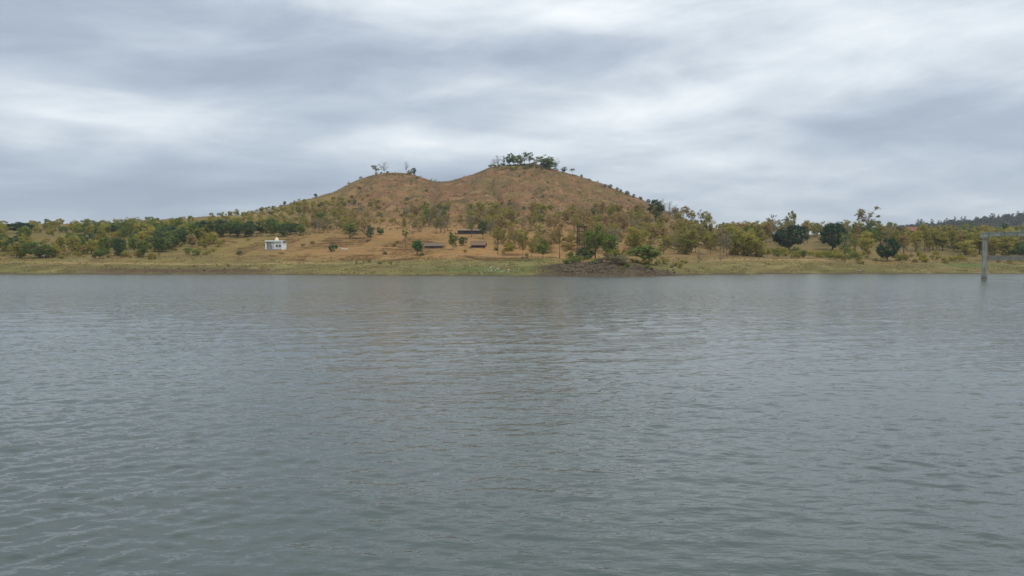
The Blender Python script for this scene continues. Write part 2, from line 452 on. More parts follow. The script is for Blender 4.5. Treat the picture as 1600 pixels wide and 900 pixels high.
def wat_noise(scale, stretch, rot, detail, rough):
    mp = N(nt, 'ShaderNodeMapping'); mp.inputs['Rotation'].default_value = (0, 0, rot); mp.inputs['Scale'].default_value = (stretch, 1, 1)
    nt.links.new(geo.outputs['Position'], mp.inputs[0])
    x = N(nt, 'ShaderNodeTexNoise'); x.inputs['Scale'].default_value = scale; x.inputs['Detail'].default_value = detail; x.inputs['Roughness'].default_value = rough
    nt.links.new(mp.outputs[0], x.inputs['Vector'])
    return x.outputs['Fac']
na = wat_noise(2.6, .42, math.radians(12), 3.0, .52)
nb_ = wat_noise(7.0, .5, math.radians(-16), 2.5, .5)
ncc = wat_noise(0.07, .7, 0, 3.0, .5)
ma = N(nt, 'ShaderNodeMath', operation='MULTIPLY'); nt.links.new(nb_, ma.inputs[0]); ma.inputs[1].default_value = 0.30
ad = N(nt, 'ShaderNodeMath', operation='ADD'); nt.links.new(na, ad.inputs[0]); nt.links.new(ma.outputs[0], ad.inputs[1])
mr = N(nt, 'ShaderNodeMapRange'); mr.inputs[1].default_value = .35; mr.inputs[2].default_value = .65; mr.inputs[3].default_value = .45; mr.inputs[4].default_value = 1.1
nt.links.new(ncc, mr.inputs[0])
mh = N(nt, 'ShaderNodeMath', operation='MULTIPLY'); nt.links.new(ad.outputs[0], mh.inputs[0]); nt.links.new(mr.outputs[0], mh.inputs[1])
bp = N(nt, 'ShaderNodeBump'); bp.inputs['Strength'].default_value = 1.0; bp.inputs['Distance'].default_value = 0.048
nt.links.new(mh.outputs[0], bp.inputs['Height'])
# ripples too short for the mesh: tilt the normal by a random slope, livelier out on the open lake
mp = N(nt, 'ShaderNodeMapping'); mp.inputs['Scale'].default_value = (.7, 1, 1); nt.links.new(geo.outputs['Position'], mp.inputs[0])
xn = N(nt, 'ShaderNodeTexNoise'); xn.inputs['Scale'].default_value = 4.5; xn.inputs['Detail'].default_value = 3; xn.inputs['Roughness'].default_value = .6
nt.links.new(mp.outputs[0], xn.inputs['Vector'])
sb = N(nt, 'ShaderNodeVectorMath', operation='SUBTRACT'); nt.links.new(xn.outputs['Color'], sb.inputs[0]); sb.inputs[1].default_value = (.5, .5, .5)
ml = N(nt, 'ShaderNodeVectorMath', operation='MULTIPLY'); nt.links.new(sb.outputs[0], ml.inputs[0]); ml.inputs[1].default_value = (1, 1, 0)
sxyz = N(nt, 'ShaderNodeSeparateXYZ'); nt.links.new(geo.outputs['Position'], sxyz.inputs[0])
m5 = N(nt, 'ShaderNodeMapRange'); m5.interpolation_type = 'SMOOTHSTEP'; m5.inputs[1].default_value = 15; m5.inputs[2].default_value = 110; m5.inputs[3].default_value = .10; m5.inputs[4].default_value = .55
nt.links.new(sxyz.outputs[1], m5.inputs[0])
m9 = N(nt, 'ShaderNodeMapRange'); m9.interpolation_type = 'SMOOTHSTEP'; m9.inputs[1].default_value = 20; m9.inputs[2].default_value = 150; m9.inputs[3].default_value = .05; m9.inputs[4].default_value = .16
nt.links.new(sxyz.outputs[1], m9.inputs[0]); nt.links.new(m9.outputs[0], b.inputs['Roughness'])
m6 = N(nt, 'ShaderNodeVectorMath', operation='SCALE'); nt.links.new(ml.outputs[0], m6.inputs[0]); nt.links.new(m5.outputs[0], m6.inputs['Scale'])
m7 = N(nt, 'ShaderNodeVectorMath', operation='ADD'); nt.links.new(bp.outputs[0], m7.inputs[0]); nt.links.new(m6.outputs[0], m7.inputs[1])
m8 = N(nt, 'ShaderNodeVectorMath', operation='NORMALIZE'); nt.links.new(m7.outputs[0], m8.inputs[0]); nt.links.new(m8.outputs[0], b.inputs['Normal'])
mw = quads_np("water", vw, np.stack([iw, iw + 1, iw + ncw + 1, iw + ncw], -1), (m_water,), True)
water = link("water", mw)
water['kind'] = 'structure'; water['label'] = 'grey green lake water ruffled by small ripples'

# ------------------------------------------------------------------ foliage materials
def leaf_mat(name, c0, c1, c2, trans=0.32):
    m, nt, b = new_mat(name)
    a = N(nt, 'ShaderNodeAttribute', attribute_name='tone')
    oi = N(nt, 'ShaderNodeObjectInfo')
    mx = N(nt, 'ShaderNodeMath', operation='MULTIPLY'); nt.links.new(oi.outputs['Random'], mx.inputs[0]); mx.inputs[1].default_value = 0.55
    my = N(nt, 'ShaderNodeMath', operation='MULTIPLY_ADD'); nt.links.new(a.outputs['Fac'], my.inputs[0]); my.inputs[1].default_value = 0.5; nt.links.new(mx.outputs[0], my.inputs[2])
    r = N(nt, 'ShaderNodeValToRGB')
    r.color_ramp.elements.new(0.5)
    for e, p, c in zip(r.color_ramp.elements, (0.1, 0.5, 0.95), (c0, c1, c2)): e.position = p; e.color = (*c, 1)
    nt.links.new(my.outputs[0], r.inputs[0]); nt.links.new(r.outputs[0], b.inputs['Base Color'])
    b.inputs['Roughness'].default_value = 0.7
    b.inputs['Specular IOR Level'].default_value = 0.2
    tr = N(nt, 'ShaderNodeBsdfTranslucent'); nt.links.new(r.outputs[0], tr.inputs[0])
    ms = N(nt, 'ShaderNodeMixShader'); ms.inputs[0].default_value = trans
    nt.links.new(b.outputs[0], ms.inputs[1]); nt.links.new(tr.outputs[0], ms.inputs[2])
    nt.links.new(ms.outputs[0], nt.nodes['Material Output'].inputs['Surface'])
    return m
LM = {
 'mango': leaf_mat('leaves_mango', (0.021, 0.051, 0.024), (0.033, 0.083, 0.033), (0.051, 0.112, 0.039), .10),
 'green': leaf_mat('leaves_green', (0.112, 0.168, 0.034), (0.174, 0.235, 0.045), (0.241, 0.291, 0.062), .36),
 'bright': leaf_mat('leaves_bright', (0.052, 0.143, 0.039), (0.078, 0.189, 0.047), (0.111, 0.221, 0.058)),
 'olive': leaf_mat('leaves_olive', (0.228, 0.222, 0.048), (0.319, 0.291, 0.059), (0.399, 0.342, 0.075), .40),
 'brown': leaf_mat('leaves_brown', (0.304, 0.210, 0.082), (0.389, 0.278, 0.105), (0.462, 0.347, 0.131), .45),
 'yellow': leaf_mat('leaves_yellow', (0.297, 0.275, 0.050), (0.407, 0.363, 0.066), (0.484, 0.407, 0.088), .40),
 'grey': leaf_mat('leaves_grey', (0.24, 0.215, 0.125), (0.31, 0.27, 0.155), (0.37, 0.315, 0.18), .42),
 'pale': leaf_mat('leaves_pale', (0.192, 0.240, 0.102), (0.252, 0.300, 0.132), (0.312, 0.348, 0.168)),
 'deep': leaf_mat('leaves_deep', (0.061, 0.106, 0.041), (0.094, 0.145, 0.051), (0.128, 0.179, 0.061)),
 'blue': leaf_mat('leaves_far', (0.045, 0.055, 0.040), (0.060, 0.070, 0.048), (0.075, 0.085, 0.055)),
}
BARK = simple_mat('bark_brown', (.13, .095, .065), .9, .35, 2.0)
BARKG = simple_mat('bark_grey', (.21, .18, .15), .9, .3, 2.0)

# ------------------------------------------------------------------ tree builder
def leaves(centers, rad, per, size, rng, flat=0.35, hang=0.0):
    """leaf sized quads around clump centres; returns verts, quads, tone"""
    n = len(centers)
    cnt = np.maximum(1, (np.asarray(per) * np.ones(n)).astype(int))
    idx = np.repeat(np.arange(n), cnt); M = len(idx)
    rr = (np.asarray(rad) * np.ones(n))[idx]
    d = rng.normal(size=(M, 3)); d /= np.linalg.norm(d, axis=1, keepdims=True)
    rad_ = rng.random(M) ** 0.45
    p = np.asarray(centers)[idx] + d * (rr * rad_)[:, None] * np.array([1, 1, .78])
    nrm = d * 0.8 + rng.normal(size=(M, 3)) * 0.7 + np.array([0, 0, flat])
    nrm /= np.linalg.norm(nrm, axis=1, keepdims=True)
    t = np.cross(nrm, rng.normal(size=(M, 3))); t /= np.linalg.norm(t, axis=1, keepdims=True)
    u = np.cross(nrm, t)
    s = size * rng.uniform(.6, 1.35, M)
    a = t * (s * .62)[:, None]; c = u * (s * .40)[:, None]
    vv = np.stack([p - a, p - c * .9 + a * .1, p + a, p + c * .9 + a * .1], 1).reshape(-1, 3)
    qq = np.arange(M * 4).reshape(-1, 4)
    ct = rng.random(n)
    tone = np.clip(ct[idx] * .6 + rng.random(M) * .4, 0, 1)
    return vv, qq, tone
def leaf_mesh(name, vv, qq, tone, mat):
    me = quads_np(name, vv, qq, (mat,))
    a = me.attributes.new('tone', 'FLOAT', 'FACE'); a.data.foreach_set('value', tone.astype(np.float32))
    return me
def make_tree(seed, H=10.0, cb=.3, w=.5, top=1.0, ncl=40, clr=.9, per=45, leaf=.42, shell=.55, trunk=.022, shape=1.0, twigs=2, lobes=4, stems=1, tbend=.03, twr=1.0, mat='olive', bark=None):
    """trunk mesh (with limbs) and crown mesh; height H, crown width w*H, crown from cb*H upward"""
    rng = np.random.default_rng(seed)
    mb = MB()
    cz0, cz1 = cb * H, H * top
    cz = (cz0 + cz1) / 2; hz_ = (cz1 - cz0) / 2
    lob = rng.normal(size=(lobes, 3)); lob /= np.linalg.norm(lob, axis=1, keepdims=True); lobA = rng.uniform(-.50, .30, lobes)
    cen = []
    while len(cen) < ncl:
        d = rng.normal(size=3); d /= np.linalg.norm(d)
        k = 1 + float(np.sum(lobA * np.clip(lob @ d, 0, 1) ** 2))
        r = (shell + (1 - shell) * rng.random() ** .6) * k
        zr = d[2] * r
        wid = w * H / 2 * (1 - (shape - 1) * .5 * zr) if zr > 0 else w * H / 2
        x, y, z = d[0] * r * wid, d[1] * r * wid, cz + zr * hz_
        z = min(z, cz1 * 1.02)
        if z > cz0 * .9: cen.append((x, y, z))
    cen = np.array(cen)
    ends = []
    for s in range(stems):
        ang = rng.uniform(0, 6.28); off = 0.0 if stems == 1 else .04 * H
        bx, by = math.cos(ang) * off, math.sin(ang) * off
        tx, ty = (rng.normal() * tbend * H, rng.normal() * tbend * H) if stems == 1 else (math.cos(ang) * w * H * .22, math.sin(ang) * w * H * .22)
        zt = cz0 + (cz1 - cz0) * .72
        P = [Vector((bx, by, -.25))]
        for i in range(1, 6):
            t = i / 5
            P.append(Vector((bx + (tx - bx) * t + rng.normal() * tbend * H * .25, by + (ty - by) * t + rng.normal() * tbend * H * .25, zt * t)))
        r0 = trunk * H / math.sqrt(stems)
        rad = [r0 * (1.25 if i == 0 else 1 - .8 * i / 5) for i in range(6)]
        mb.tube(P, rad, 6)
        ends.append((P, rad))
    for c in cen:
        P, rad = ends[rng.integers(len(ends))]
        zb = max(cz0 * .75, min(c[2] * .8 - .08 * H, P[-1].z)) * rng.uniform(.85, 1.0)
        zb = max(zb, .12 * H)
        t = min(zb / max(P[-1].z, .1), 1) * 5; i = min(int(t), 4); fr = t - i
        a = P[i].lerp(P[i + 1], fr); rb = (rad[i] + (rad[i + 1] - rad[i]) * fr) * .5 * twr
        c = Vector(c); mid = a.lerp(c, .5) + Vector((0, 0, .06 * H * rng.uniform(-.3, 1))) + Vector(rng.normal(size=3) * .015 * H)
        mb.tube([a, mid, c], [rb, rb * .62, rb * .25], 4, False)
        for _ in range(twigs):
            st = mid.lerp(c, rng.uniform(.2, 1)); dd = Vector(rng.normal(size=3)) * clr * .8; dd.z = abs(dd.z) * .8
            e = st + dd; mb.tube([st, st.lerp(e, .5) + Vector(rng.normal(size=3) * .08 * clr), e], [rb * .3, rb * .22, rb * .1], 3, False)
    tm = mesh_np('trunk', mb.v, mb.f, (bark or BARK,), True)
    vv, qq, tone = leaves(cen, clr * rng.uniform(.5, 1.4, ncl), per * rng.uniform(.5, 1.4, ncl), leaf, rng)
    cm = leaf_mesh('crown', vv, qq, tone, LM[mat])
    return {'trunk': tm, 'crown': cm, 'H': float(vv[:, 2].max()), 'W': float(np.percentile(np.abs(vv[:, 0]), 98) * 2)}
PROTO = {
 'mango':  [make_tree(100 + i, 10, .14, 1.12, 1, 95, 1.25, 62, .50, .72, .03, 1.0, 1, 5, mat='mango') for i in range(3)],
 'round':  [make_tree(200 + i, 9, .14, .85, 1, 46, 1.05, 55, .46, .5, .024, 1.1, 2, 5, mat='green') for i in range(4)],
 'teak':   [make_tree(300 + i, 11, .26, .50, 1, 36, .85, 34, .46, .35, .011, 1.15, 2, 4, mat='brown', bark=BARKG) for i in range(6)],
 'oval':   [make_tree(400 + i, 10, .14, .66, 1, 44, 1.0, 44, .46, .4, .016, 1.2, 2, 5, mat='olive') for i in range(5)],
 'airy':   [make_tree(500 + i, 11, .34, .60, 1, 30, .85, 26, .44, .5, .016, .9, 4, 5, twr=1.0, mat='grey', bark=BARKG) for i in range(4)],
 'bare':   [make_tree(600 + i, 11, .28, .66, 1, 34, 1.05, 7, .34, .45, .017, .9, 9, 4, twr=.95, mat='grey', bark=BARKG) for i in range(4)],
 'slim':   [make_tree(700 + i, 11, .52, .30, 1, 16, .70, 36, .42, .4, .012, 1.0, 1, 3, mat='green') for i in range(3)],
 'bush':   [make_tree(800 + i, 3.2, .02, 1.35, 1, 30, .55, 42, .30, .5, .02, 1.1, 1, 4, stems=3, mat='olive') for i in range(4)],
 'scrub':  [make_tree(900 + i, 1.8, .02, 1.3, 1, 12, .42, 24, .30, .5, .02, 1.1, 0, 3, stems=2, mat='deep') for i in range(3)],
 'spire':  [make_tree(950 + i, 14, .18, .26, 1, 30, .8, 26, .6, .3, .012, 1.6, 0, 3, mat='blue') for i in range(3)],
 'umbrella': [make_tree(980, 8, .62, .75, 1, 22, .75, 36, .4, .5, .014, 1.0, 1, 4, mat='deep')],
}
def plant(kind, name, label, cat, loc, hgt, group=None, wid=None, mat=None, var=None, sink=.12, parts=('trunk', 'crown')):
    p = PROTO[kind][R.randrange(len(PROTO[kind])) if var is None else var % len(PROTO[kind])]
    s = hgt / p['H']
    sx = (wid / p['W']) if wid else s * R.uniform(.75, 1.35)
    t = thing(name, label, cat, (loc[0], loc[1], loc[2] - sink), R.uniform(0, 6.28), group)
    t.scale = (sx, sx, s)
    for pn in parts:
        key = 'crown' if pn in ('crown', 'foliage') else 'trunk'
        o = link(pn, p[key], t)
        if key == 'crown' and mat:
            o.material_slots[0].link = 'OBJECT'; o.material_slots[0].material = LM[mat]
    return t
def at_px(kind, name, label, cat, px, by, ty, group=None, wpx=None, mat=None, var=None, parts=('trunk', 'crown')):
    g = ground_at(px, by)
    k = g.y / F
    # the base actually met may sit a little off the asked row: keep the top row
    bpy_row = HOR - (g.z - CAMH) / g.y * F
    return plant(kind, name, label, cat, g, max((bpy_row - ty) * k, .6), group, wpx * k if wpx else None, mat, var, parts=parts)
BP = ('stem', 'foliage')

# ------------------------------------------------------------------ shrine
M_WHITE = simple_mat('white_limewash', (.80, .81, .79), .85, .08, 1.2)
M_GREENP = simple_mat('pale_green_paint', (.46, .60, .52), .8, .12, 1.5)
M_GREYW = simple_mat('weathered_grey_wash', (.60, .62, .61), .9, .16, 1.2)
M_DARK = simple_mat('dark_timber', (.035, .035, .032), .8, .3, 2)
M_CREAM = simple_mat('cream_dome_paint', (.80, .66, .50), .7, .12, 2)
M_CONC = simple_mat('weathered_concrete', (.40, .40, .31), .92, .28, .55, .25, detail=8)
def stain(m):
    nt = m.node_tree; b = nt.nodes['Principled BSDF']; src = b.inputs['Base Color'].links[0].from_socket
    t = N(nt, 'ShaderNodeTexCoord'); sx = N(nt, 'ShaderNodeSeparateXYZ'); nt.links.new(t.outputs['Object'], sx.inputs[0])
    mp = N(nt, 'ShaderNodeMapping'); mp.inputs['Scale'].default_value = (2.2, 2.2, .12); nt.links.new(t.outputs['Object'], mp.inputs[0])
    n_ = N(nt, 'ShaderNodeTexNoise'); n_.inputs['Scale'].default_value = 1.6; n_.inputs['Detail'].default_value = 6; nt.links.new(mp.outputs[0], n_.inputs['Vector'])
    st = N(nt, 'ShaderNodeMapRange'); st.inputs[1].default_value = .48; st.inputs[2].default_value = .66; st.inputs[4].default_value = .6; nt.links.new(n_.outputs['Fac'], st.inputs[0])
    td = N(nt, 'ShaderNodeMapRange'); td.inputs[1].default_value = 1.5; td.inputs[2].default_value = .5; td.inputs[4].default_value = .75; nt.links.new(sx.outputs[2], td.inputs[0])
    mx_ = N(nt, 'ShaderNodeMath', operation='MAXIMUM'); nt.links.new(st.outputs[0], mx_.inputs[0]); nt.links.new(td.outputs[0], mx_.inputs[1])
    mc = N(nt, 'ShaderNodeMix', data_type='RGBA'); nt.links.new(mx_.outputs[0], mc.inputs[0]); nt.links.new(src, mc.inputs[6]); mc.inputs[7].default_value = (.12, .11, .075, 1)
    nt.links.new(mc.outputs[2], b.inputs['Base Color'])
stain(M_CONC)
M_CONCD = simple_mat('stained_concrete', (.27, .25, .185), .92, .3, .6, .25, detail=8)
M_RUST = simple_mat('rusty_steel', (.075, .055, .032), .8, .35, 3)
M_STONE = simple_mat('grey_stone', (.30, .28, .24), .95, .25, 2)
g = ground_at(430, 390.5)
S = g.y / F                                       # metres per photo pixel there
t = thing('shrine', 'small white shrine with cream dome and open porch on the bare slope', 'shrine', (g.x, g.y, g.z), 0.0)
u0, u1 = -15 * S, 10.5 * S                         # main block
hh = 14.2 * S; dp = 5.2
pl = MB().box(u0 - .3, 16.5 * S + .3, -.45, dp + .3, -1.2, .35).build('plinth', M_STONE, t)
MB().box(u0, u0 + .28, 0, dp, .35, hh - .55).build('side_wall', M_WHITE, t)
MB().box(u1 - .28, u1, 0, dp, .35, hh - .55).build('side_wall', M_WHITE, t)
MB().box(u0 + .28, u1 - .28, dp - .28, dp, .35, hh - .55).build('back_wall', M_WHITE, t)
xa = -1.2 * S                                     # porch bay to the left of this, closed room to the right
MB().box(xa, u1 - .28, .10, .34, .35, hh - .55).build('front_wall', M_GREYW, t)
MB().box(u0 + .28, xa, 2.3, 2.5, .35, hh - .55).build('porch_wall', M_WHITE, t)
dr = MB().box(-8.6 * S, -5.2 * S, 2.22, 2.297, .35, 2.35).build('door', M_DARK, t)
MB().box(-8.6 * S + .12, -8.6 * S + .2, 2.16, 2.218, 1.2, 1.4).build('handle', M_RUST, dr)
for xc in (-13.6, -4.6, -1.6):
    c = MB().lathe([(.17, 0), (.17, hh - 1.35), (.15, hh - 1.35), (.15, hh - 1.15)], 12, (xc * S, .25, .5)).build('column', M_WHITE if xc > -10 else M_GREENP, t, True)
    MB().box(xc * S - .24, xc * S + .24, .02, .48, .352, .5).build('base', M_WHITE, c)
    MB().box(xc * S - .25, xc * S + .25, .01, .49, hh - .65, hh - .553).build('capital', M_GREENP, c)
MB().box(u0 - .25, u1 + .25, -.3, dp + .25, hh - .55, hh - .25).build('roof_slab', M_GREENP, t)
pp = MB()
pp.box(u0 - .15, u1 + .15, -.2, 0, hh - .25, hh + .12).box(u0 - .15, u1 + .15, dp - .05, dp + .15, hh - .25, hh + .12)
pp.box(u0 - .15, u0 + .05, 0, dp - .05, hh - .25, hh + .12).box(u1 - .05, u1 + .15, 0, dp - .05, hh - .25, hh + .12)
pp.build('parapet', M_WHITE, t)
dm = MB().lathe([(3.1 * S, 0), (3.15 * S, .25), (3.2 * S, .45), (3.1 * S, .75), (2.7 * S, 1.1), (2.0 * S, 1.45), (1.1 * S, 1.72), (.35 * S, 1.85), (.0, 1.9)], 24, (.6 * S, 2.4, hh - .25)).build('dome', M_CREAM, t, True)
MB().lathe([(.0, -.05), (.10, 0), (.16, .12), (.06, .22), (.10, .3), (.0, .5)], 10, (.6 * S, 2.4, hh + 1.63)).build('finial', M_CREAM, dm, True)
for xc in (3.2, 7.6):
    w_ = MB().box(xc * S - .45, xc * S + .45, .05, .098, 1.3, 2.3).build('window', M_DARK, t)
    MB().box(xc * S - .52, xc * S + .52, .0, .098, 1.18, 1.298).build('sill', M_WHITE, w_)
an = MB().box(u1 + .003, 16 * S, -.55, 2.2, -.6, 9.6 * S).build('side_room', M_WHITE, t)
MB().box(u1 + .02, 16 * S + .15, -.7, 2.35, 9.6 * S + .002, 9.6 * S + .2).build('roof_slab', M_WHITE, an)
MB().lathe([(.45, 0), (.5, .1), (.5, .8), (.42, .95), (.15, 1.0), (.15, 1.08), (0, 1.08)], 14, (u1 + .9, 1.2, 9.6 * S + .2)).build('water_tank', M_DARK, an, True)

# ------------------------------------------------------------------ sheds and houses
M_TILE = simple_mat('brown_roof_tile', (.20, .125, .075), .9, .25, 2.5)
M_REDT = simple_mat('red_roof_tile', (.25, .105, .062), .85, .22, 2.5)
M_SHEET = simple_mat('pale_roof_sheet', (.42, .37, .29), .6, .18, 1.0)
M_GREYR = simple_mat('grey_thatch', (.19, .155, .115), .95, .3, 3)
M_MUD = simple_mat('mud_wall', (.165, .10, .068), .95, .25, 2)
M_REDW = simple_mat('red_earth_wall', (.10, .035, .025), .95, .25, 2)
M_BLUEW = simple_mat('dark_blue_board', (.062, .056, .050), .85, .25, 2)
def course_roof(parent, name, L, y0, z0, y1, z1, mat, n=7, th=.10, pname='roof'):
    """a sloping roof of overlapping courses, each one a piece of its own"""
    d = Vector((0, y1 - y0, z1 - z0)); ln = d.length; d.normalize(); nrm = Vector((1, 0, 0)).cross(d)
    if nrm.z < 0: nrm = -nrm
    rf = None
    for i in range(n):
        a = i / n; b = (i + 1) / n + .03
        o0 = Vector((0, y0, z0)) + d * ln * a + nrm * (.05 + .02); o1 = Vector((0, y0, z0)) + d * ln * min(b, 1.0) + nrm * .015
        vv = []
        jit = R.uniform(-.06, .06)
        for xx in (-L / 2 + jit, L / 2 + jit):
            vv += [(xx, *o0.yz), (xx, *o1.yz), (xx, *(o1 + nrm * th).yz), (xx, *(o0 + nrm * th).yz)]
        m = MB().add(vv, [(0, 1, 2, 3), (7, 6, 5, 4), (0, 4, 5, 1), (1, 5, 6, 2), (2, 6, 7, 3), (3, 7, 4, 0)])
        if rf is None: rf = m.build(name, mat, parent)
        else: m.build('roof_course', mat, rf)
    return rf
def hut(name, label, px, by, wpx, wall_px, depth, ridge_px, wmat, rmat, rz=0.0, eave=.5, posts=0, opening=True, ymax=None):
    g = ground_at(px, by, ymax); s = g.y / F; L = wpx * s; wh = wall_px * s; rh = ridge_px * s
    t = thing(name, label, 'hut' if 'hut' in name else ('shed' if 'shed' in name else 'house'), (g.x, g.y, g.z), rz)
    x0, x1 = -L / 2 + .3, L / 2 - .3
    MB().box(x0 - .25, x1 + .25, -.3, depth + .3, -1.4, .12).build('plinth', M_STONE, t)
    MB().box(x0, x1, depth - .22, depth, .12, wh).build('back_wall', wmat, t)
    gv = [(0, 0, .12), (0, depth - .223, .12), (0, depth - .223, wh), (0, depth / 2, wh + rh - .02), (0, 0, wh)]
    for xx in (x0, x1 - .2):
        v_ = [(xx, p[1], p[2]) for p in gv] + [(xx + .2, p[1], p[2]) for p in gv]
        MB().add(v_, [(0, 1, 2, 3, 4), (9, 8, 7, 6, 5)] + [(i, i + 5, (i + 1) % 5 + 5, (i + 1) % 5) for i in range(5)]).build('gable_wall', wmat, t)
    dx0 = x0 + L * .30; dx1 = dx0 + 1.0
    MB().box(x0 + .2, dx0, .003, .22, .12, wh).build('front_wall', wmat, t)
    MB().box(dx1, x1 - .2, .003, .22, .12, wh).build('front_wall', wmat, t)
    if wh > 2.15: MB().box(dx0, dx1, .003, .22, 2.0, wh).build('lintel', wmat, t)
    MB().box(dx0 + .04, dx1 - .04, .1, .16, .125, min(1.95, wh - .05)).build('door', M_DARK, t)
    ov = eave
    k = rh / (depth / 2)
    course_roof(t, 'roof', L + .5, -ov, wh - ov * k, depth / 2, wh + rh, rmat)
    course_roof(t, 'roof', L + .5, depth + ov, wh - ov * k, depth / 2, wh + rh, rmat)
    MB().bar((-L / 2 - .27, depth / 2, wh + rh + .13), (L / 2 + .27, depth / 2, wh + rh + .13), .3, .16).build('ridge_cap', rmat, t)
    for i in range(posts):
        xx = x0 + (x1 - x0) * i / max(posts - 1, 1)
        MB().tube([(xx, -ov + .12, -.6), (xx, -ov + .12, wh - ov * k)], [.07, .06], 6).build('post', M_DARK, t)
    return t
hut('cattle_shed', 'long shed with pale sheet roof and dark blue boarded front under the hill', 735, 366.5, 41, 6.3, 4.0, 1.0, M_BLUEW, M_SHEET, -.03, .6, 5)
hut('farm_hut', 'low farm hut with grey thatched roof and shaded front on the terraces', 678, 388.5, 28, 4.6, 4.0, 3.2, M_MUD, M_GREYR, .06, 1.0, 4)
hut('farm_hut', 'farm hut with broad brown tiled roof and low red wall on the terraces', 747, 387.5, 23, 5.0, 6.0, 5.4, M_REDW, M_TILE, -.05, .7, 3)
hut('village_house', 'house with bright red tiled roof among the trees', 1424, 371.5, 24, 12.5, 6.0, 5.5, M_MUD, M_REDT, -.05, .7)
hut('village_house', 'house with dark gabled roof beside the red tiled one', 1404, 366, 9.5, 13.5, 9.0, 4.3, M_MUD, M_DARK, 1.45, .6)

# ------------------------------------------------------------------ lattice tower
g = ground_at(909, 403.5); s = g.y / F
t = thing('lattice_tower', 'rusty steel lattice tower standing behind the rocky mound', 'tower', (g.x, g.y, g.z), .18)
TH = (HOR - (g.z - CAMH) / g.y * F - 354.5) * s; hb, ht = 6.4 * s, 5.6 * s
def corner(i, z):
    k = (hb + (ht - hb) * z / TH); sx, sy = ((-1, -1), (1, -1), (1, 1), (-1, 1))[i % 4]
    return Vector((sx * k, sy * k, z))
for i in range(4): MB().bar(corner(i, -.6), corner(i, TH), .26).build('leg', M_RUST, t)
nl = 7
for L in range(1, nl + 1):
    for i in range(4):
        MB().bar(corner(i, TH * L / nl - .03), corner(i + 1, TH * L / nl - .03), .15).build('strut', M_RUST, t)
for L in range(nl):
    for i in range(4):
        a, b_ = (i, i + 1) if (L + i) % 2 else (i + 1, i)
        MB().bar(corner(a, TH * L / nl), corner(b_, TH * (L + 1) / nl), .11).build('brace', M_RUST, t)
pf = MB().box(-ht - .45, ht + .45, -ht - .45, ht + .45, TH + .06, TH + .24).build('platform', M_RUST, t)
for k in range(3): MB().bar((-ht * .5 + k * ht * .5, 0, TH + .24), (-ht * .5 + k * ht * .5, 0, TH + .8 + .2 * (k == 1)), .12).build('bracket', M_RUST, pf)
MB().bar((-ht - 1.6, -ht, TH - .55), (ht, -ht + .1, TH - .55), .10).build('cross_arm', M_RUST, t)

# ------------------------------------------------------------------ concrete footbridge standing in the lake
def brpt(d): return Vector((117.9, 193.2, 0)) + Vector((.765, -.644, 0)) * d
bz = math.atan2(-.644, .765)
t = thing('footbridge', 'weathered concrete footbridge on tall square piers standing in the lake', 'bridge', (117.9, 193.2, 0), bz)
def prism(mb, x0, x1, y0, y1, z0, z1, tx=0, ty=0):
    return mb.add([(x0, y0, z0), (x1, y0, z0), (x1, y1, z0), (x0, y1, z0), (x0 + tx, y0 + ty, z1), (x1 - tx, y0 + ty, z1), (x1 - tx, y1 - ty, z1), (x0 + tx, y1 - ty, z1)],
                  [(0, 3, 2, 1), (4, 5, 6, 7), (0, 1, 5, 4), (1, 2, 6, 5), (2, 3, 7, 6), (3, 0, 4, 7)])
SPAN = 17.0
for k in range(3):
    xo = k * SPAN
    prism(MB(), xo - .60, xo + .60, -.55, .55, -4, 6.0, .05, .05).build('pier', M_CONC, t)
    MB().box(xo - .63, xo + .63, -.58, .58, 6.0, 6.14).build('pier_joint', M_CONC, t)
    prism(MB(), xo - .53, xo + .53, -.50, .50, 6.14, 10.25, .0, .0).build('pier_shaft', M_CONC, t)
    cp = MB(); prism(cp, xo - .60, xo + .60, -.95, .95, 10.253, 10.72, -.25, -.12); cp.build('pier_cap', M_CONC, t)
    prism(MB(), xo - .66, xo + .66, -.61, .61, -4, .10, .0, .0).build('footing', M_CONCD, t)
    if k < 2:
        for yy in (-.78, .48):
            MB().box(xo + (-.85 if k == 0 else .02), xo + SPAN - .02, yy, yy + .30, 10.723, 11.62).build('girder', M_CONC, t)
        MB().box(xo + .6, xo + SPAN - .6, -.28, .28, 4.75, 6.0).build('tie_beam', M_CONCD, t)
        MB().box(xo + .75, xo + SPAN - .75, -.25, .25, -.9, .06).build('water_beam', M_CONCD, t)
        for b_ in (.35, .75):
            MB().box(xo + SPAN * b_ - .1, xo + SPAN * b_ + .1, -.476, .476, 10.85, 11.45).build('diaphragm', M_CONC, t)
nsl = 17
for k in range(nsl):
    a = -.9 + k * (2 * SPAN + .9) / nsl; w_ = (2 * SPAN + .9) / nsl
    MB().box(a + .012, a + w_ - .012, -.95, .95, 11.623, 11.86 + R.uniform(-.006, .006)).build('deck_slab', M_CONC, t)
# sapling rooted in the girder joint
c0 = brpt(4.2) + Vector((-.644, -.765, 0)) * .86
sp_ = plant('slim', 'sapling', 'small sapling rooted in the side of the concrete footbridge', 'sapling', (c0.x, c0.y, 10.75), 3.3, wid=1.35, mat='deep', var=0, sink=0.0)

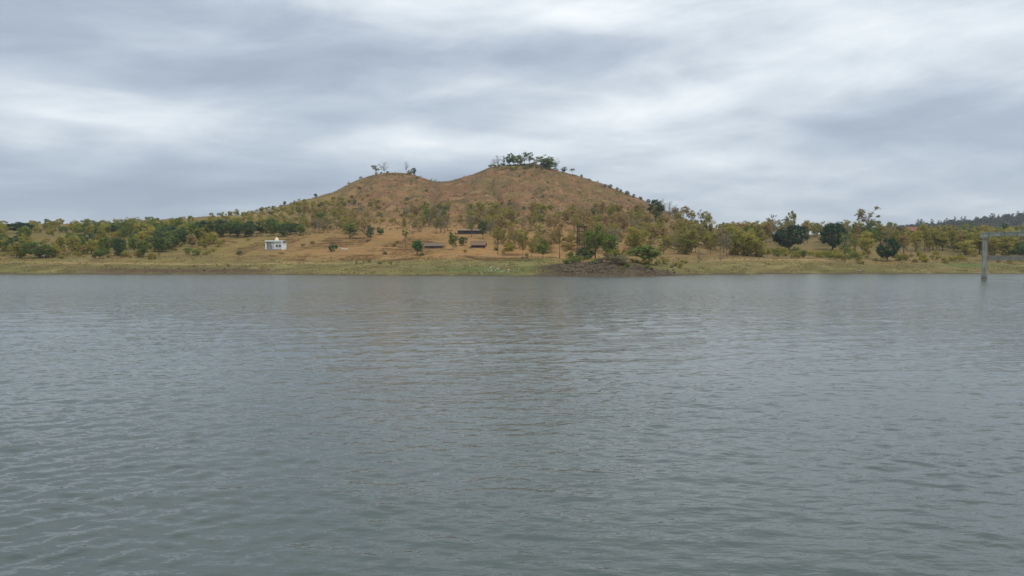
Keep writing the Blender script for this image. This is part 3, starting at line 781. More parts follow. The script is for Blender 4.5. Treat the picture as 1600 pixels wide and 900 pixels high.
# ------------------------------------------------------------------ single trees that stand out
T = 'deciduous_tree'
at_px('mango', 'mango_tree', 'dark green dome shaped tree with short trunk before the woodland', 'tree', 1232, 391, 350, wpx=47, var=0)
at_px('mango', 'mango_tree', 'tall blackish green dense tree wedged among the olive trees', 'tree', 1300, 391, 345, wpx=35, var=1)
at_px('mango', 'mango_tree', 'compact dark green tree alone at the top of the bank', 'tree', 1387, 408, 371, wpx=32, var=2)
at_px('mango', 'mango_tree', 'dark round domed tree on the western skyline ridge', 'tree', 34, 364, 346, wpx=32, var=1)
at_px('mango', 'broad_tree', 'broad low bright green tree on the western bank beside a white cow', 'tree', 63, 403, 377, wpx=42, mat='green', var=0)
at_px('mango', 'broad_tree', 'rounded green bush like tree behind the footbridge', 'tree', 1597, 402, 377, wpx=34, mat='bright', var=2)
at_px('airy', T, 'bare tree with spreading crown at the edge of the smaller peak', 'tree', 588, 273, 257, wpx=14, var=0)
at_px('bare', T, 'tallest bare tree on the smaller peak', 'tree', 601, 272, 253.5, wpx=15, var=1)
at_px('bare', T, 'thin bare pole of a tree beside the bushes on the smaller peak', 'tree', 635.5, 272, 252, wpx=7, var=2)
at_px('round', T, 'small dark leafy tree on the brow of the smaller peak', 'tree', 647, 274, 262, wpx=8, mat='deep', var=2)
at_px('bush', 'bush', 'low green bush between bare pole tree and dark tree on the smaller peak', 'bush', 641, 274, 266, wpx=8, mat='olive', parts=BP)
HT = 'trees along the summit'
for (px, by, ty, wp, kd, mt, lb_) in [
    (772, 263, 249, 9, 'bare', 'grey', 'small grey leafless tree at the western end of the summit trees'),
    (778, 261, 243, 11, 'bare', 'grey', 'tall grey leafless tree among the summit trees'),
    (786, 260, 244, 8, 'airy', 'deep', 'thin dark leaved tree between bare tree and green tree on the summit'),
    (796, 259, 239.5, 12, 'round', 'bright', 'tree with dense bright green head on the summit'),
    (809, 259, 242.5, 13, 'round', 'green', 'mid green round headed tree in the middle of the summit'),
    (819, 259, 236.5, 12, 'bare', 'pale', 'tallest pale nearly leafless tree on the summit'),
    (827, 259.5, 237.5, 13, 'airy', 'deep', 'open branched dark leaved tree standing over the bald summit brow'),
    (802.5, 259, 243, 9, 'oval', 'green', 'small green tree squeezed between the two green headed summit trees'),
    (838, 261, 247, 9, 'airy', 'pale', 'short pale tree west of the airy one on the summit'),
    (852, 264, 247, 10, 'round', 'green', 'short green tree between the airy and the broad summit trees'),
    (846, 263, 242.5, 14, 'airy', 'pale', 'pale yellow green airy tree on the summit'),
    (858, 266, 245, 17, 'oval', 'green', 'broad mid green tree at the eastern end of the summit'),
    (868, 268, 247.5, 11, 'bare', 'grey', 'grey leafless tree beside the broad green one on the summit'),
    (881, 270.5, 261, 8, 'round', 'deep', 'small bush like tree just below the summit trees'),
    (893.5, 274.5, 263.5, 7, 'umbrella', 'deep', 'little umbrella shaped tree with bare stem on the eastern hill edge')]:
    at_px(kd, T if kd != 'umbrella' else 'umbrella_tree', lb_, 'tree', px, by, ty, HT, wp * 1.25, mt)
for px, by, ty, wp in [(908, 279, 272.5, 4), (921, 283, 279, 4), (945.5, 293, 287.5, 6), (953.5, 295, 288, 7), (963.5, 299, 292.5, 5), (969.5, 301, 295, 5), (979, 305, 298, 7), (990, 309, 303, 5), (1001, 313, 307, 6), (1012, 318, 311, 7)]:
    at_px('round', 'skyline_tree', 'small dark tree dotted along the eastern skyline of the hill', 'tree', px, by, ty, 'small trees on the eastern hill edge', wp, 'deep')
for px, by, ty, wp in [(494, 309, 302.5, 5), (446, 323, 314, 4), (427, 329, 321, 3.5)]:
    at_px('round', 'skyline_tree', 'small dark tree on the western skyline slope of the hill', 'tree', px, by, ty, 'small trees on the western hill edge', wp, 'deep')
SG = 'single trees on the terraces'
for (px, by, ty, wp, kd, mt, lb_, var) in [
    (652, 398.5, 374, 17, 'round', 'bright', 'bright green round tree with thin trunk by the grey thatched hut', 1),
    (708, 391, 360, 15, 'oval', 'green', 'leafy green tree standing between the thatched hut and the tiled hut', 2),
    (634, 386, 357, 10, 'slim', 'green', 'slender upright green tree on the terraces west of the thatched hut', 0),
    (578.5, 377, 350, 13, 'oval', 'deep', 'dark leafy tree with clear trunk on the upper terrace', 1),
    (595, 367, 354.5, 14, 'round', 'bright', 'low bright green tree at the foot of the smaller peak', 0),
    (519, 393, 377, 16, 'bush', 'mango', 'dark green bush tree at the terrace edge near the white cows', 0),
    (547, 373, 348, 22, 'oval', 'green', 'dull green oval tree above the white cows', 3),
    (569, 372, 341, 12, 'teak', 'brown', 'rusty orange leaved slim tree beside the dark leafy tree', 1),
    (500, 355, 331, 20, 'round', 'green', 'round green tree on the western foot of the hill', 1),
    (670, 353, 318, 28, 'airy', 'green', 'tall airy green tree with forked trunk at the hill foot', 1),
    (689, 354, 318.5, 25, 'airy', 'deep', 'spreading dark green topped tree at the hill foot', 2),
    (737, 371, 348, 11, 'slim', 'green', 'narrow pointed green tree in front of the long shed', 1),
    (755, 374, 341, 15, 'oval', 'deep', 'dark tree at the eastern end of the long shed', 0),
    (724, 384, 369, 14, 'round', 'deep', 'small dark grey green tree behind the tiled hut', 2),
    (778, 398, 351, 15, 'slim', 'olive', 'tall thin stemmed olive tree on the lower terrace', 2),
    (817, 404, 358, 16, 'slim', 'olive', 'tall straight stemmed tree with small olive head near the lake', 0),
    (848, 404, 371, 20, 'oval', 'green', 'leafy green tree with low crown near the lake', 4),
    (874.5, 404, 343, 18, 'slim', 'brown', 'very tall thin dark trunked tree beside the lattice tower', 1),
    (831, 402, 372, 10, 'slim', 'olive', 'slim olive tree between two taller trees near the lake', 2),
    (930, 405, 348, 34, 'oval', 'green', 'big dark green tree behind the rocky mound', 2),
    (950, 406, 360, 30, 'oval', 'green', 'mid green tree leaning out beside the big dark one behind the mound', 0),
    (925.5, 336, 324.5, 11, 'round', 'bright', 'lone bright green tree on the lower hill slope', 3),
    (1006, 412, 382, 42, 'round', 'green', 'wide dark green bushy tree on the east side of the mound', 1),
    (1024, 345, 311, 24, 'oval', 'deep', 'dark green tree at the eastern foot of the hill below pale bare crowns', 3),
    (1103, 372, 329, 20, 'oval', 'olive', 'pointed olive crown rising above the eastern woodland', 1),
    (1233, 372, 328, 22, 'round', 'olive', 'round olive crown rising behind the dark domed tree', 0),
    (1355, 375, 322, 32, 'airy', 'grey', 'tall open grey crown above the eastern woodland', 0),
    (1208, 378, 334, 22, 'airy', 'grey', 'airy thin crowned tree beside the dark domed tree', 3),
    (1320, 409, 362, 34, 'airy', 'green', 'willowy grey green tree at the bank below the blackish tree', 1),
    (1092, 412, 386, 10, 'bare', 'brown', 'leafless broken tree at the edge of the bank', 2),
    (1126, 412, 392, 8, 'bare', 'brown', 'stunted leafless stump with twigs on the bank', 1)]:
    at_px(kd, T, lb_, 'tree', px, by, ty, SG, wp, mt, var)
for px, by, ty in [(1033, 342, 309), (1045, 346, 313), (1055, 349, 319)]:
    at_px('bare', T, 'pale bare crowned tree at the eastern foot of the hill', 'tree', px, by, ty, 'bare trees at the eastern hill foot', 15, 'grey')
at_px('bush', 'bush', 'grey dark leafless looking bush on top of the rocky mound', 'bush', 914, 405, 385, None, 24, 'deep', 1, BP)
at_px('bush', 'bush', 'pale green feathery bush beside the mound trees', 'bush', 961, 408, 388, None, 24, 'olive', 2, BP)

# ------------------------------------------------------------------ woods: each tree its own, spread by ground zones
FORM = {'round': 'leafy_tree', 'oval': 'deciduous_tree', 'teak': 'slender_tree', 'airy': 'open_crowned_tree', 'bare': 'bare_tree', 'slim': 'slim_tree'}
FORMW = {'round': 'round ', 'oval': 'oval ', 'teak': 'slender ', 'airy': 'open ', 'bare': 'leafless '}
SCRUB = []           # far scrub that reads as one mass: collected here, built once
def add_scrub(kd, mt, g, h_, rr):
    pr = PROTO[kd][rr.randrange(len(PROTO[kd]))]; sc = h_ / pr['H']; a = rr.uniform(0, 6.28)
    me = pr['crown']; n_ = len(me.vertices)
    co = np.empty(n_ * 3, np.float32); me.vertices.foreach_get('co', co); co = co.reshape(-1, 3) * sc
    tn = np.empty(len(me.polygons), np.float32); me.attributes['tone'].data.foreach_get('value', tn)
    c_, s_ = math.cos(a), math.sin(a)
    SCRUB.append((mt, np.stack([co[:, 0] * c_ - co[:, 1] * s_ + g.x, co[:, 0] * s_ + co[:, 1] * c_ + g.y, co[:, 2] + g.z - .1], -1), tn))
def zone(n, pxr, byr, hr, kinds, name, label_by, cat, group, parts=('trunk', 'crown'), mind=6.0, skip=None, seed=1, mass=False):
    rr = random.Random(seed); done = []
    tries = 0
    while len(done) < n and tries < n * 14:
        tries += 1
        px = rr.uniform(*pxr); by = rr.uniform(*byr)
        if skip and skip(px, by): continue
        g = ground_at(px, by)
        if any((g.x - a) ** 2 + (g.y - b) ** 2 < mind * mind for a, b in done): continue
        done.append((g.x, g.y))
        x = rr.random(); acc = 0
        for kd, mt, w in kinds:
            acc += w
            if x <= acc: break
        h_ = rr.uniform(*hr)
        if mass: add_scrub(kd, mt, g, h_, rr); continue
        q_ = (h_ - hr[0]) / (hr[1] - hr[0])
        sz = 'low ' if q_ < .33 else ('tall ' if q_ > .67 else 'middling ')
        if cat == 'bush': sz = {'low ': 'small ', 'middling ': 'middling ', 'tall ': 'big '}[sz]
        plant(kd, FORM.get(kd, name), sz + FORMW.get(kd, '') + label_by[mt], cat, g, h_, '%s%s, %s%s leaves' % (sz, group, FORMW.get(kd, ''), mt), None, mt, parts=parts)
def lab(fmt, **kw): return {k: fmt % v for k, v in kw.items()}
words = dict(olive='olive green', yellow='yellow green', green='mid green', brown='brown leaved', grey='grey leaved', deep='dark green', pale='pale', bright='bright green')
def labs(fmt): return {k: fmt % v for k, v in words.items()}
# western wood
zone(92, (-25, 335), (362, 404), (5.0, 9.0), [('round', 'green', .34), ('oval', 'olive', .30), ('round', 'deep', .12), ('oval', 'yellow', .16), ('teak', 'brown', .08)], T,
     labs('%s tree in the wood on the western bank'), 'tree', 'trees of the western wood', seed=3, mind=4.2, skip=lambda x, y: (x > 230 and y > 398 - (x - 230) * .08) or (70 < x < 135 and y < 386) or abs(x - 63) < 18)
zone(30, (225, 335), (368, 396), (6.5, 11.5), [('oval', 'green', .6), ('round', 'deep', .25), ('oval', 'yellow', .15)], T,
     labs('%s tree in the tall clump west of the shrine'), 'tree', 'trees of the clump west of the shrine', seed=4, mind=3.2, skip=lambda x, y: y > 398 - (x - 235) * .20)
zone(20, (345, 478), (363, 371), (6.0, 9.0), [('round', 'deep', .7), ('round', 'green', .3)], T,
     labs('%s tree in the row on the slope behind the shrine'), 'tree', 'row of trees behind the shrine', seed=5, mind=3.0)
zone(20, (0, 360), (351, 366), (3.5, 6.0), [('round', 'green', .35), ('oval', 'olive', .35), ('bare', 'grey', .3)], T,
     labs('%s tree on the western ridge above the wood'), 'tree', 'trees on the western ridge', seed=6, mind=5, skip=lambda x, y: abs(x - 34) < 24)
zone(16, (340, 560), (318, 356), (3.5, 6.0), [('round', 'olive', .5), ('oval', 'yellow', .3), ('round', 'green', .2)], T,
     labs('%s small tree on the western shoulder of the hill'), 'tree', 'small trees on the western shoulder', seed=7, mind=9)
# foot of the hill
zone(84, (470, 790), (336, 366), (6.5, 11), [('airy', 'olive', .40), ('teak', 'brown', .32), ('airy', 'grey', .20), ('oval', 'olive', .08)], T,
     labs('%s tree in the thin wood at the foot of the hill'), 'tree', 'trees at the foot of the hill', seed=8, mind=4, skip=lambda x, y: 700 < x < 732 or 575 < x < 630)
zone(120, (765, 1095), (340, 398), (7.5, 13), [('teak', 'brown', .46), ('teak', 'olive', .24), ('airy', 'olive', .18), ('airy', 'grey', .12)], T,
     labs('%s tree in the dry wood behind the mound'), 'tree', 'trees of the dry wood behind the mound', seed=9, mind=3.6, skip=lambda x, y: (x < 905 and y > 372))
zone(40, (985, 1190), (372, 402), (8.0, 13.0), [('teak', 'brown', .55), ('oval', 'olive', .30), ('teak', 'olive', .15)], T,
     labs('%s tree standing over the tan clearing east of the mound'), 'tree', 'trees over the tan clearing', seed=10, mind=3.5, skip=lambda x, y: y > 399 and x > 1070)
# eastern wood
zone(195, (1130, 1640), (366, 401), (8.0, 14.0), [('oval', 'olive', .36), ('oval', 'yellow', .20), ('teak', 'brown', .20), ('airy', 'grey', .12), ('round', 'green', .12)], T,
     labs('%s tree in the wood on the eastern bank'), 'tree', 'trees of the eastern wood', seed=11, mind=3.3, skip=lambda x, y: 1190 < x < 1272 and y > 382 or 1272 <= x < 1332 and y > 386 or 1355 < x < 1418 and y > 389 or 1396 < x < 1440 and y > 371 or (1420 < x < 1500 and y > 394))
zone(60, (1395, 1640), (381, 402), (9.0, 14.5), [('oval', 'yellow', .34), ('oval', 'olive', .40), ('teak', 'brown', .16), ('airy', 'grey', .10)], T,
     labs('%s tree near the red roofed house and the footbridge'), 'tree', 'trees near the red roofed house and the footbridge', seed=21, mind=3.4, skip=lambda x, y: (1396 < x < 1440 and y > 371 and y < 390) or (1415 < x < 1510 and y > 393) or (1368 < x < 1408 and y > 390))
for px, by, ty, wp, kd, mt, lb_ in [(1411, 396, 359, 20, 'oval', 'olive', 'olive tree before the red roofed house'), (1430, 394, 359, 20, 'oval', 'yellow', 'yellow green tree before the red roofed house'),
        (1444, 393, 348, 20, 'teak', 'olive', 'slender olive tree beside the red roofed house'), (1398, 397, 356, 16, 'round', 'olive', 'round olive tree below the dark gabled house')]:
    at_px(kd, T, lb_, 'tree', px, by, ty, None, wp, mt)
zone(20, (885, 985), (403, 413), (1.2, 3.2), [('bush', 'grey', .5), ('bush', 'green', .5)], 'bush',
     labs('%s bush growing on the rocky mound'), 'bush', 'bushes on the rocky mound', BP, 2.0, seed=24)
zone(18, (965, 1075), (404, 424), (1.0, 2.4), [('bush', 'olive', .6), ('bush', 'green', .4)], 'bush',
     labs('%s bush on the grassy slope east of the mound'), 'bush', 'bushes east of the mound', BP, 2.2, seed=25)
zone(190, (-10, 440), (344, 364), (2.0, 4.8), [('bush', 'olive', .5), ('bush', 'green', .3), ('bush', 'yellow', .2)], 'bush',
     labs('%s bush along the western ridge'), 'bush', 'bushes along the western ridge', BP, 2.2, mass=True, seed=26, skip=lambda x, y: abs(x - 34) < 18)
zone(80, (560, 1040), (318, 356), (1.6, 3.4), [('bush', 'olive', .5), ('bush', 'brown', .3), ('bush', 'deep', .2)], 'bush',
     labs('%s bush climbing the lower hill slope'), 'bush', 'bushes on the lower hill', BP, 5, mass=True, seed=27)
# bushes
zone(70, (-10, 345), (356, 396), (1.8, 4.2), [('bush', 'olive', .4), ('bush', 'yellow', .25), ('bush', 'green', .35)], 'bush',
     labs('%s bush inside the wood on the western slope'), 'bush', 'bushes inside the western wood', BP, 4.0, mass=True, seed=22, skip=lambda x, y: (x > 260 and y > 392) or abs(x - 34) < 18 and y < 368)
zone(18, (555, 625), (408, 413.5), (.5, .9), [('bush', 'green', .6), ('bush', 'olive', .4)], 'bush',
     labs('%s low bush in the thicket on the grass bank'), 'bush', 'thicket on the grass bank', BP, 1.1, seed=23)
zone(64, (1140, 1345), (394, 407), (1.8, 3.6), [('bush', 'yellow', .45), ('bush', 'olive', .35), ('bush', 'green', .20)], 'bush',
     labs('%s bush on the upper bank below the eastern wood'), 'bush', 'bushes below the eastern wood', BP, 2.6, seed=12, skip=lambda x, y: y > 399 + (x - 1140) * .045)
zone(40, (1345, 1610), (396, 412), (1.6, 3.4), [('bush', 'yellow', .4), ('bush', 'olive', .4), ('bush', 'brown', .2)], 'bush',
     labs('%s bush on the bank between compact dark tree and footbridge'), 'bush', 'bushes near the footbridge', BP, 4.5, seed=13)
zone(56, (0, 335), (390, 405), (1.4, 3.0), [('bush', 'green', .35), ('bush', 'olive', .35), ('bush', 'yellow', .30)], 'bush',
     labs('%s bush along the foot of the western wood'), 'bush', 'bushes along the western wood', BP, 3.0, seed=14, skip=lambda x, y: x > 240 and y > 404 - (x - 240) * .06)
zone(20, (340, 900), (376, 402), (.9, 2.2), [('bush', 'olive', .5), ('bush', 'deep', .3), ('bush', 'brown', .2)], 'bush',
     labs('%s low bush on the tan terraces'), 'bush', 'low bushes on the terraces', BP, 7, seed=15, skip=lambda x, y: abs(x - 430) < 26)
zone(26, (770, 1080), (372, 402), (2.0, 4.0), [('bush', 'brown', .5), ('bush', 'olive', .5)], 'bush',
     labs('%s undergrowth bush in the dry wood behind the mound'), 'bush', 'undergrowth of the dry wood', BP, 5, mass=True, seed=16)
zone(60, (340, 600), (306, 356), (1.4, 3.2), [('bush', 'olive', .45), ('bush', 'yellow', .4), ('bush', 'deep', .15)], 'bush',
     labs('%s scrub bush on the yellow western shoulder of the hill'), 'bush', 'scrub on the western shoulder', BP, 4, seed=17)
zone(150, (540, 1015), (266, 345), (.8, 2.4), [('scrub', 'deep', .6), ('scrub', 'olive', .4)], 'scrub_bush',
     labs('%s scrub tuft dotted on the bare brown hillside'), 'bush', 'scrub dotted on the bare hill', ('foliage',), 6, seed=18)

zone(110, (330, 540), (312, 358), (1.5, 3.6), [('bush', 'olive', .45), ('bush', 'yellow', .45), ('bush', 'green', .1)], 'bush',
     labs('%s'), 'bush', '', BP, 3.0, mass=True, seed=28)
zone(60, (770, 1080), (372, 398), (1.5, 3.6), [('bush', 'olive', .4), ('bush', 'brown', .6)], 'bush',
     labs('%s'), 'bush', '', BP, 2.5, mass=True, seed=29)
zone(30, (768, 908), (372, 393), (5.0, 9.0), [('airy', 'olive', .35), ('teak', 'brown', .35), ('airy', 'brown', .30)], T,
     labs('%s tree on the slope between the tiled hut and the lattice tower'), 'tree', 'trees between the tiled hut and the lattice tower', seed=30, mind=3.5)
zone(46, (764, 872), (258, 267), (1.4, 3.2), [('bush', 'green', .4), ('bush', 'olive', .35), ('bush', 'deep', .25)], 'bush', labs('%s'), 'bush', '', BP, 1.8, mass=True, seed=31)
zone(14, (584, 652), (271, 276), (.9, 2.0), [('bush', 'olive', .6), ('bush', 'deep', .4)], 'bush', labs('%s'), 'bush', '', BP, 1.8, mass=True, seed=32)
mk = sorted({m_ for m_, _, _ in SCRUB})
for m_ in mk:
    V = np.concatenate([v_ for k_, v_, _ in SCRUB if k_ == m_]); tn = np.concatenate([t_ for k_, _, t_ in SCRUB if k_ == m_])
    o = link('scrub_cover', leaf_mesh('scrub_cover', V, np.arange(len(V)).reshape(-1, 4), tn, LM[m_]))
    o['kind'] = 'stuff'; o['label'] = words[m_] + ' scrub growing between the trees and over the ridges'
# ------------------------------------------------------------------ far wooded ridge
mats = np.arange(0)
rf = np.random.default_rng(77)
cents, rads = [], []
for _ in range(5200):
    px = rf.uniform(1240, 2150); Y = rf.uniform(1250, 1760)
    p = None
    cents.append((px, Y))
ca_ = np.array(cents); zz_ = height(ca_[:, 0], ca_[:, 1])
P3d = np.stack([(ca_[:, 0] - 800) / F * ca_[:, 1], ca_[:, 1], zz_ + rf.uniform(2.5, 6, len(ca_))], -1)
vv, qq, tone = leaves(P3d, rf.uniform(3.0, 5.5, len(P3d)), 22, 3.0, rf)
o = link('far_forest', leaf_mesh('far_forest', vv, qq, tone, LM['blue']))
o['kind'] = 'stuff'; o['label'] = 'hazy dark forest covering the far eastern ridge'
rr = random.Random(5)
for i in range(46):
    px = 1432 + (1625 - 1432) * i / 45 + rr.uniform(-3, 3)
    Y = 1690 + rr.uniform(-20, 15)
    z = float(height(np.array([px]), np.array([Y]))[0])
    kd = rr.choice(['spire', 'spire', 'round', 'oval'])
    hgt = rr.uniform(9, 17) if kd != 'spire' else rr.uniform(13, 22)
    plant(kd, 'ridge_tree', ('narrow pointed' if kd == 'spire' else 'rounded') + ' hazy blue grey tree on the far ridge skyline', 'tree', ((px - 800) / F * Y, Y, z), hgt, 'skyline trees of the far ridge' + (' pointed' if kd == 'spire' else ' rounded'), hgt * (.35 if kd == 'spire' else .8), 'blue')

# ------------------------------------------------------------------ rocks
M_ROCK = simple_mat('dark_basalt', (.11, .085, .058), .95, .6, 1.2, .4)
M_PALE = simple_mat('pale_rock', (.36, .33, .27), .9, .3, 1.5, .3)
def rock_mesh(seed, mat):
    bm = bmesh.new(); bmesh.ops.create_icosphere(bm, subdivisions=2, radius=.5)
    r_ = np.random.default_rng(seed); d = r_.normal(size=(9, 3)); d /= np.linalg.norm(d, axis=1, keepdims=True); h_ = r_.uniform(.26, .46, 9)
    for vv_ in bm.verts:
        p = np.array(vv_.co)
        for k in range(9):
            e = p @ d[k] - h_[k]
            if e > 0: p = p - d[k] * e * .92
        vv_.co = p * np.array([1.25, .95, .8])
    me = bpy.data.meshes.new('boulder'); bm.to_mesh(me); bm.free(); me.materials.append(mat)
    return me
RK = [rock_mesh(i, M_ROCK) for i in range(4)]; RKP = [rock_mesh(9 + i, M_PALE) for i in range(2)]
def boulder(px, by, wpx, label, group=None, pale=False):
    g = ground_at(px, by); s = g.y / F * wpx
    o = link('boulder', R.choice(RKP if pale else RK), None, (g.x, g.y, g.z + s * .16), (R.uniform(-.2, .2), R.uniform(-.2, .2), R.uniform(0, 6.28)), (s, s * R.uniform(.7, 1), s * R.uniform(.55, .85)))
    tag(o, label, 'boulder', group)
for i in range(56):
    px = R.uniform(862, 1075); by = R.uniform(409 + abs(px - 935) * .06, 430)
    boulder(px, by, R.uniform(2.2, 6.0), 'dark angular boulder lying on the rocky mound by the water', 'boulders of the rocky mound')
for i in range(30):
    px = R.uniform(150, 420)
    boulder(px, R.uniform(414, 426), R.uniform(2, 4.5), 'dark stone on the rubble strip of the western shore', 'stones of the western shore')
boulder(883, 423.5, 5, 'pale boulder at the foot of the rocky mound', None, True)
boulder(932, 411.5, 8, 'flat pale slab of rock near the top of the mound', None, True)
boulder(1342, 424.5, 5.5, 'lone pale boulder on the eastern grass bank', None, True)
boulder(1194, 405.5, 4.5, 'small pale boulder below the eastern bushes', None, True)
boulder(82, 426.2, 4, 'pale stone on the western grass near the water', None, True)
# rubble too small to pick apart
def scatter_stuff(name, label, P, size, mat, kind='rock', rng=None):
    rng = rng or np.random.default_rng(3)
    tet = np.array([(1, .1, -.3), (-.5, .8, -.3), (-.5, -.8, -.3), (.05, 0, .75)])
    n = len(P); a = rng.uniform(0, 6.28, n); s = rng.uniform(.5, 1.3, n) * size
    ca, sa = np.cos(a)[:, None], np.sin(a)[:, None]
    base = tet[None] * rng.uniform(.6, 1.3, (n, 4, 1))
    x = base[..., 0] * ca - base[..., 1] * sa; y = base[..., 0] * sa + base[..., 1] * ca
    V = np.stack([x, y, base[..., 2]], -1) * s[:, None, None] + P[:, None]
    idx = (np.arange(n) * 4)[:, None, None] + np.array([(0, 1, 3), (1, 2, 3), (2, 0, 3)])[None]
    o = link(name, quads_np(name, V.reshape(-1, 3), idx.reshape(-1, 3), (mat,)))
    o['kind'] = 'stuff'; o['label'] = label
rg = np.random.default_rng(31)
n = 2600
px = np.clip(rg.normal(950, 55, n), 850, 1085); Yp = rg.uniform(-1, 1, n) * 15 + 254
zz_ = height(px, Yp); k = zz_ > .05
scatter_stuff('rubble', 'loose dark rubble strewn over the rocky mound', np.stack([(px - 800) / F * Yp, Yp, zz_], -1)[k], .34, M_ROCK, rng=rg)
n = 1800
px = rg.uniform(120, 460, n); Yp = ysh(px) + rg.uniform(1, 18, n); zz_ = height(px, Yp)
scatter_stuff('shore_rubble', 'broken stones and clods along the western water edge', np.stack([(px - 800) / F * Yp, Yp, zz_], -1), .24, simple_mat('brown_stone', (.15, .11, .07), .95, .3, 1.0), rng=rg)

n = 3200
px = rg.uniform(-40, 1640, n); Yp = ysh(px) + np.abs(rg.normal(0, 2.2, n)) + .2; zz_ = height(px, Yp)
scatter_stuff('shore_debris', 'stones and drift lying along the water edge', np.stack([(px - 800) / F * Yp, Yp, zz_], -1), .20, M_ROCK, rng=rg)

# ------------------------------------------------------------------ grass as stuff
def tufts(name, label, px, Yp, hgt, wid, mat, rng, blades=4):
    z = height(px, Yp); n = len(px)
    P = np.stack([(px - 800) / F * Yp, Yp, z - .05], -1)
    P = np.repeat(P, blades, 0); M = len(P)
    a = rng.uniform(0, 6.28, M); h_ = hgt * rng.uniform(.5, 1.4, M); w_ = wid * rng.uniform(.5, 1.3, M)
    P[:, 0] += rng.normal(0, wid * .8, M); P[:, 1] += rng.normal(0, wid * .8, M)
    d = np.stack([np.cos(a), np.sin(a), np.zeros(M)], -1); lean = rng.normal(0, .4, (M, 3)); lean[:, 2] = 1
    V = np.stack([P - d * w_[:, None], P + d * w_[:, None], P + lean * h_[:, None] + d * w_[:, None] * .35, P + lean * h_[:, None] - d * w_[:, None] * .35], 1).reshape(-1, 3)
    tone = np.repeat(rng.random(n), blades) * .7 + rng.random(M) * .3
    o = link(name, leaf_mesh(name, V, np.arange(M * 4).reshape(-1, 4), tone, mat))
    o['kind'] = 'stuff'; o['label'] = label
rg = np.random.default_rng(41)
GD = leaf_mat('dry_grass_blades', (.15, .098, .052), (.185, .12, .064), (.21, .14, .074), .1)
GB = leaf_mat('bank_grass_blades', (.11, .110, .038), (.155, .142, .05), (.20, .175, .065), .1)
px = rg.uniform(380, 1080, 22000); Yp = rg.uniform(430, 725, 22000)
k = fbm((px - 800) / F * Yp / 6, Yp / 8, 3) > .47
tufts('dry_grass', 'tufts of dry brown grass over the hillside', px[k], Yp[k], .38, .30, GD, rg, 3)
px = rg.uniform(-60, 1660, 22000); Yp = ysh(px) + 4 + rg.random(22000) * 66
k = (fbm((px - 800) / F * Yp / 4, Yp / 5, 3) > .50) & (np.abs(px - 950) > 75)
tufts('bank_grass', 'short olive grass on the lake bank', px[k], Yp[k], .20, .24, GB, rg, 2)

# ------------------------------------------------------------------ cows and egrets
M_COW = simple_mat('white_hide', (.68, .65, .60), .8, .1, 2)
M_EGR = simple_mat('white_feathers', (.82, .82, .80), .7, .05, 4)
def cow_mesh(seed):
    mb = MB()
    # trunk from rump to chest, deep chest narrowing to the belly
    def ring_body(st):
        n = 10; v_ = []; f_ = []
        for (x, zc, hy, hz__) in st:
            for k in range(n):
                a = 2 * math.pi * k / n
                v_.append((x, hy * math.cos(a), zc + hz__ * math.sin(a) * (1.0 if math.sin(a) > 0 else 1.08)))
        m = len(st)
        for i in range(m - 1):
            for k in range(n): f_.append((i * n + k, i * n + (k + 1) % n, (i + 1) * n + (k + 1) % n, (i + 1) * n + k))
        f_.append(tuple(range(n))[::-1]); f_.append(tuple((m - 1) * n + k for k in range(n)))
        return v_, f_
    mb.add(*ring_body([(-.92, 1.02, .05, .08), (-.86, 1.02, .20, .24), (-.6, 1.02, .27, .32), (-.2, .98, .31, .35), (.2, .97, .31, .37), (.5, 1.02, .27, .40), (.72, 1.10, .17, .30), (.95, 1.20, .11, .19), (1.1, 1.28, .10, .15), (1.22, 1.27, .11, .13), (1.42, 1.14, .07, .09), (1.5, 1.09, .05, .06)]))
    mb.tube([(.38, 0, 1.32), (.46, 0, 1.50), (.56, 0, 1.34)], [.12, .10, .12], 8)                 # hump
    for sy in (-1, 1):
        mb.tube([(.52, sy * .16, .95), (.55, sy * .15, .48), (.53, sy * .15, .45), (.53, sy * .15, .08), (.57, sy * .15, 0)], [.13, .07, .065, .048, .06], 7)
        mb.tube([(-.66, sy * .17, 1.0), (-.56, sy * .16, .62), (-.72, sy * .16, .42), (-.68, sy * .16, .08), (-.64, sy * .16, 0)], [.19, .11, .065, .048, .06], 7)
        mb.tube([(1.12, sy * .09, 1.36), (1.1, sy * .24, 1.33)], [.05, .02], 5)                   # ear
        mb.tube([(1.14, sy * .06, 1.40), (1.10, sy * .13, 1.52), (1.14, sy * .14, 1.62)], [.03, .022, .006], 5)   # horn
    mb.tube([(-.9, 0, 1.12), (-1.0, 0, .9), (-1.0, 0, .55), (-.99, 0, .42)], [.035, .025, .02, .035], 5)
    return mesh_np('cow', mb.v, mb.f, (M_COW,), True)
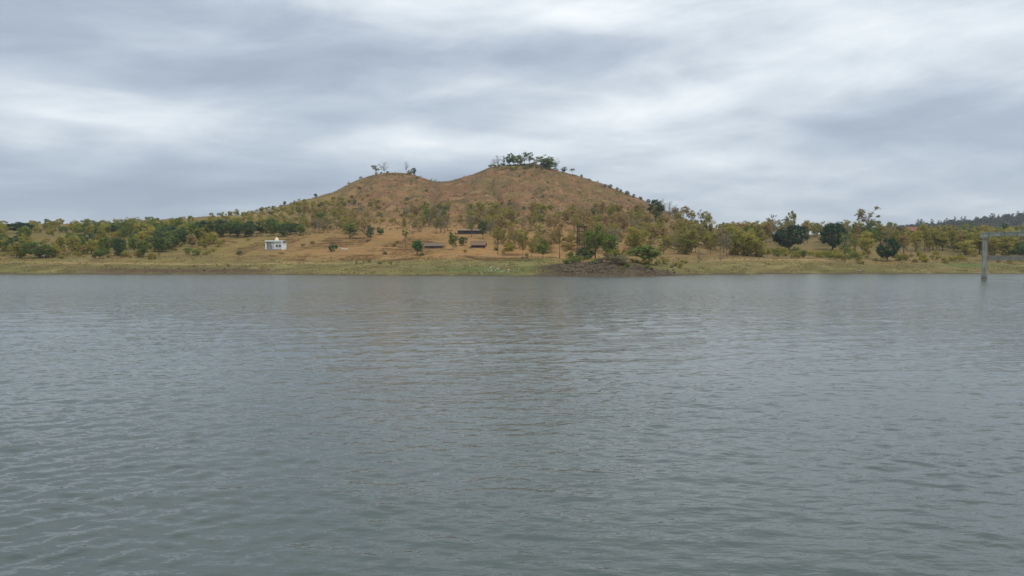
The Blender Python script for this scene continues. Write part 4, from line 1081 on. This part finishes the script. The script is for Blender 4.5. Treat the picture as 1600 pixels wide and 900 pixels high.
CW = cow_mesh(1)
def cow(px, by, rz, label, s=1.0):
    g = ground_at(px, by)
    o = link('cow', CW, None, g, (0, 0, rz), (s, s, s)); tag(o, label, 'cow')
cow(68, 403, .15, 'white cow standing beside the broad bright green tree')
cow(536.5, 391.5, 3.0, 'white cow facing the shrine on the terrace', .8)
cow(541.5, 391.2, .3, 'white calf standing tail to tail with the cow', .6)
def egret_mesh():
    mb = MB()
    st = [(-.30, .34, .015), (-.2, .36, .05), (-.05, .40, .085), (.08, .44, .075), (.16, .50, .04)]
    mb.tube([(x, 0, z) for x, z, r in st], [r for x, z, r in st], 8)
    mb.tube([(.15, 0, .49), (.22, 0, .56), (.17, 0, .66), (.20, 0, .74), (.27, 0, .75)], [.035, .025, .022, .028, .02], 6)
    mb.tube([(.26, 0, .75), (.36, 0, .735)], [.014, .003], 5)
    for sy in (-.03, .03): mb.tube([(.0, sy, .36), (.02, sy, .18), (-.01, sy, -.03)], [.012, .009, .009], 5)
    return mesh_np('egret', mb.v, mb.f, (M_EGR,), True)
EG = egret_mesh()
for i in range(26):
    px = R.gauss(775, 24); by = R.uniform(415.5, 428.5) if i % 3 else R.uniform(423, 428)
    g = ground_at(px, by)
    tag(link('egret', EG, None, g, (0, 0, R.uniform(0, 6.28)), (.9,) * 3), 'white egret standing on the short grass by the water', 'bird', 'egrets on the grass by the water')

# ------------------------------------------------------------------ haze
def haze_box():
    m = bpy.data.materials.new('haze'); m.use_nodes = True
    nt = m.node_tree; nt.nodes.clear()
    vo = nt.nodes.new('ShaderNodeVolumePrincipled'); vo.inputs['Color'].default_value = (.80, .88, .97, 1)
    vo.inputs['Density'].default_value = 0.00010
    vo.inputs['Anisotropy'].default_value = 0.2
    out = nt.nodes.new('ShaderNodeOutputMaterial'); nt.links.new(vo.outputs[0], out.inputs['Volume'])
    b_ = MB().box(-5600, 5600, -60, 4800, -5.5, 142).build('haze', m)
    b_['kind'] = 'stuff'; b_['label'] = 'thin bluish haze over lake and hills'
haze_box()
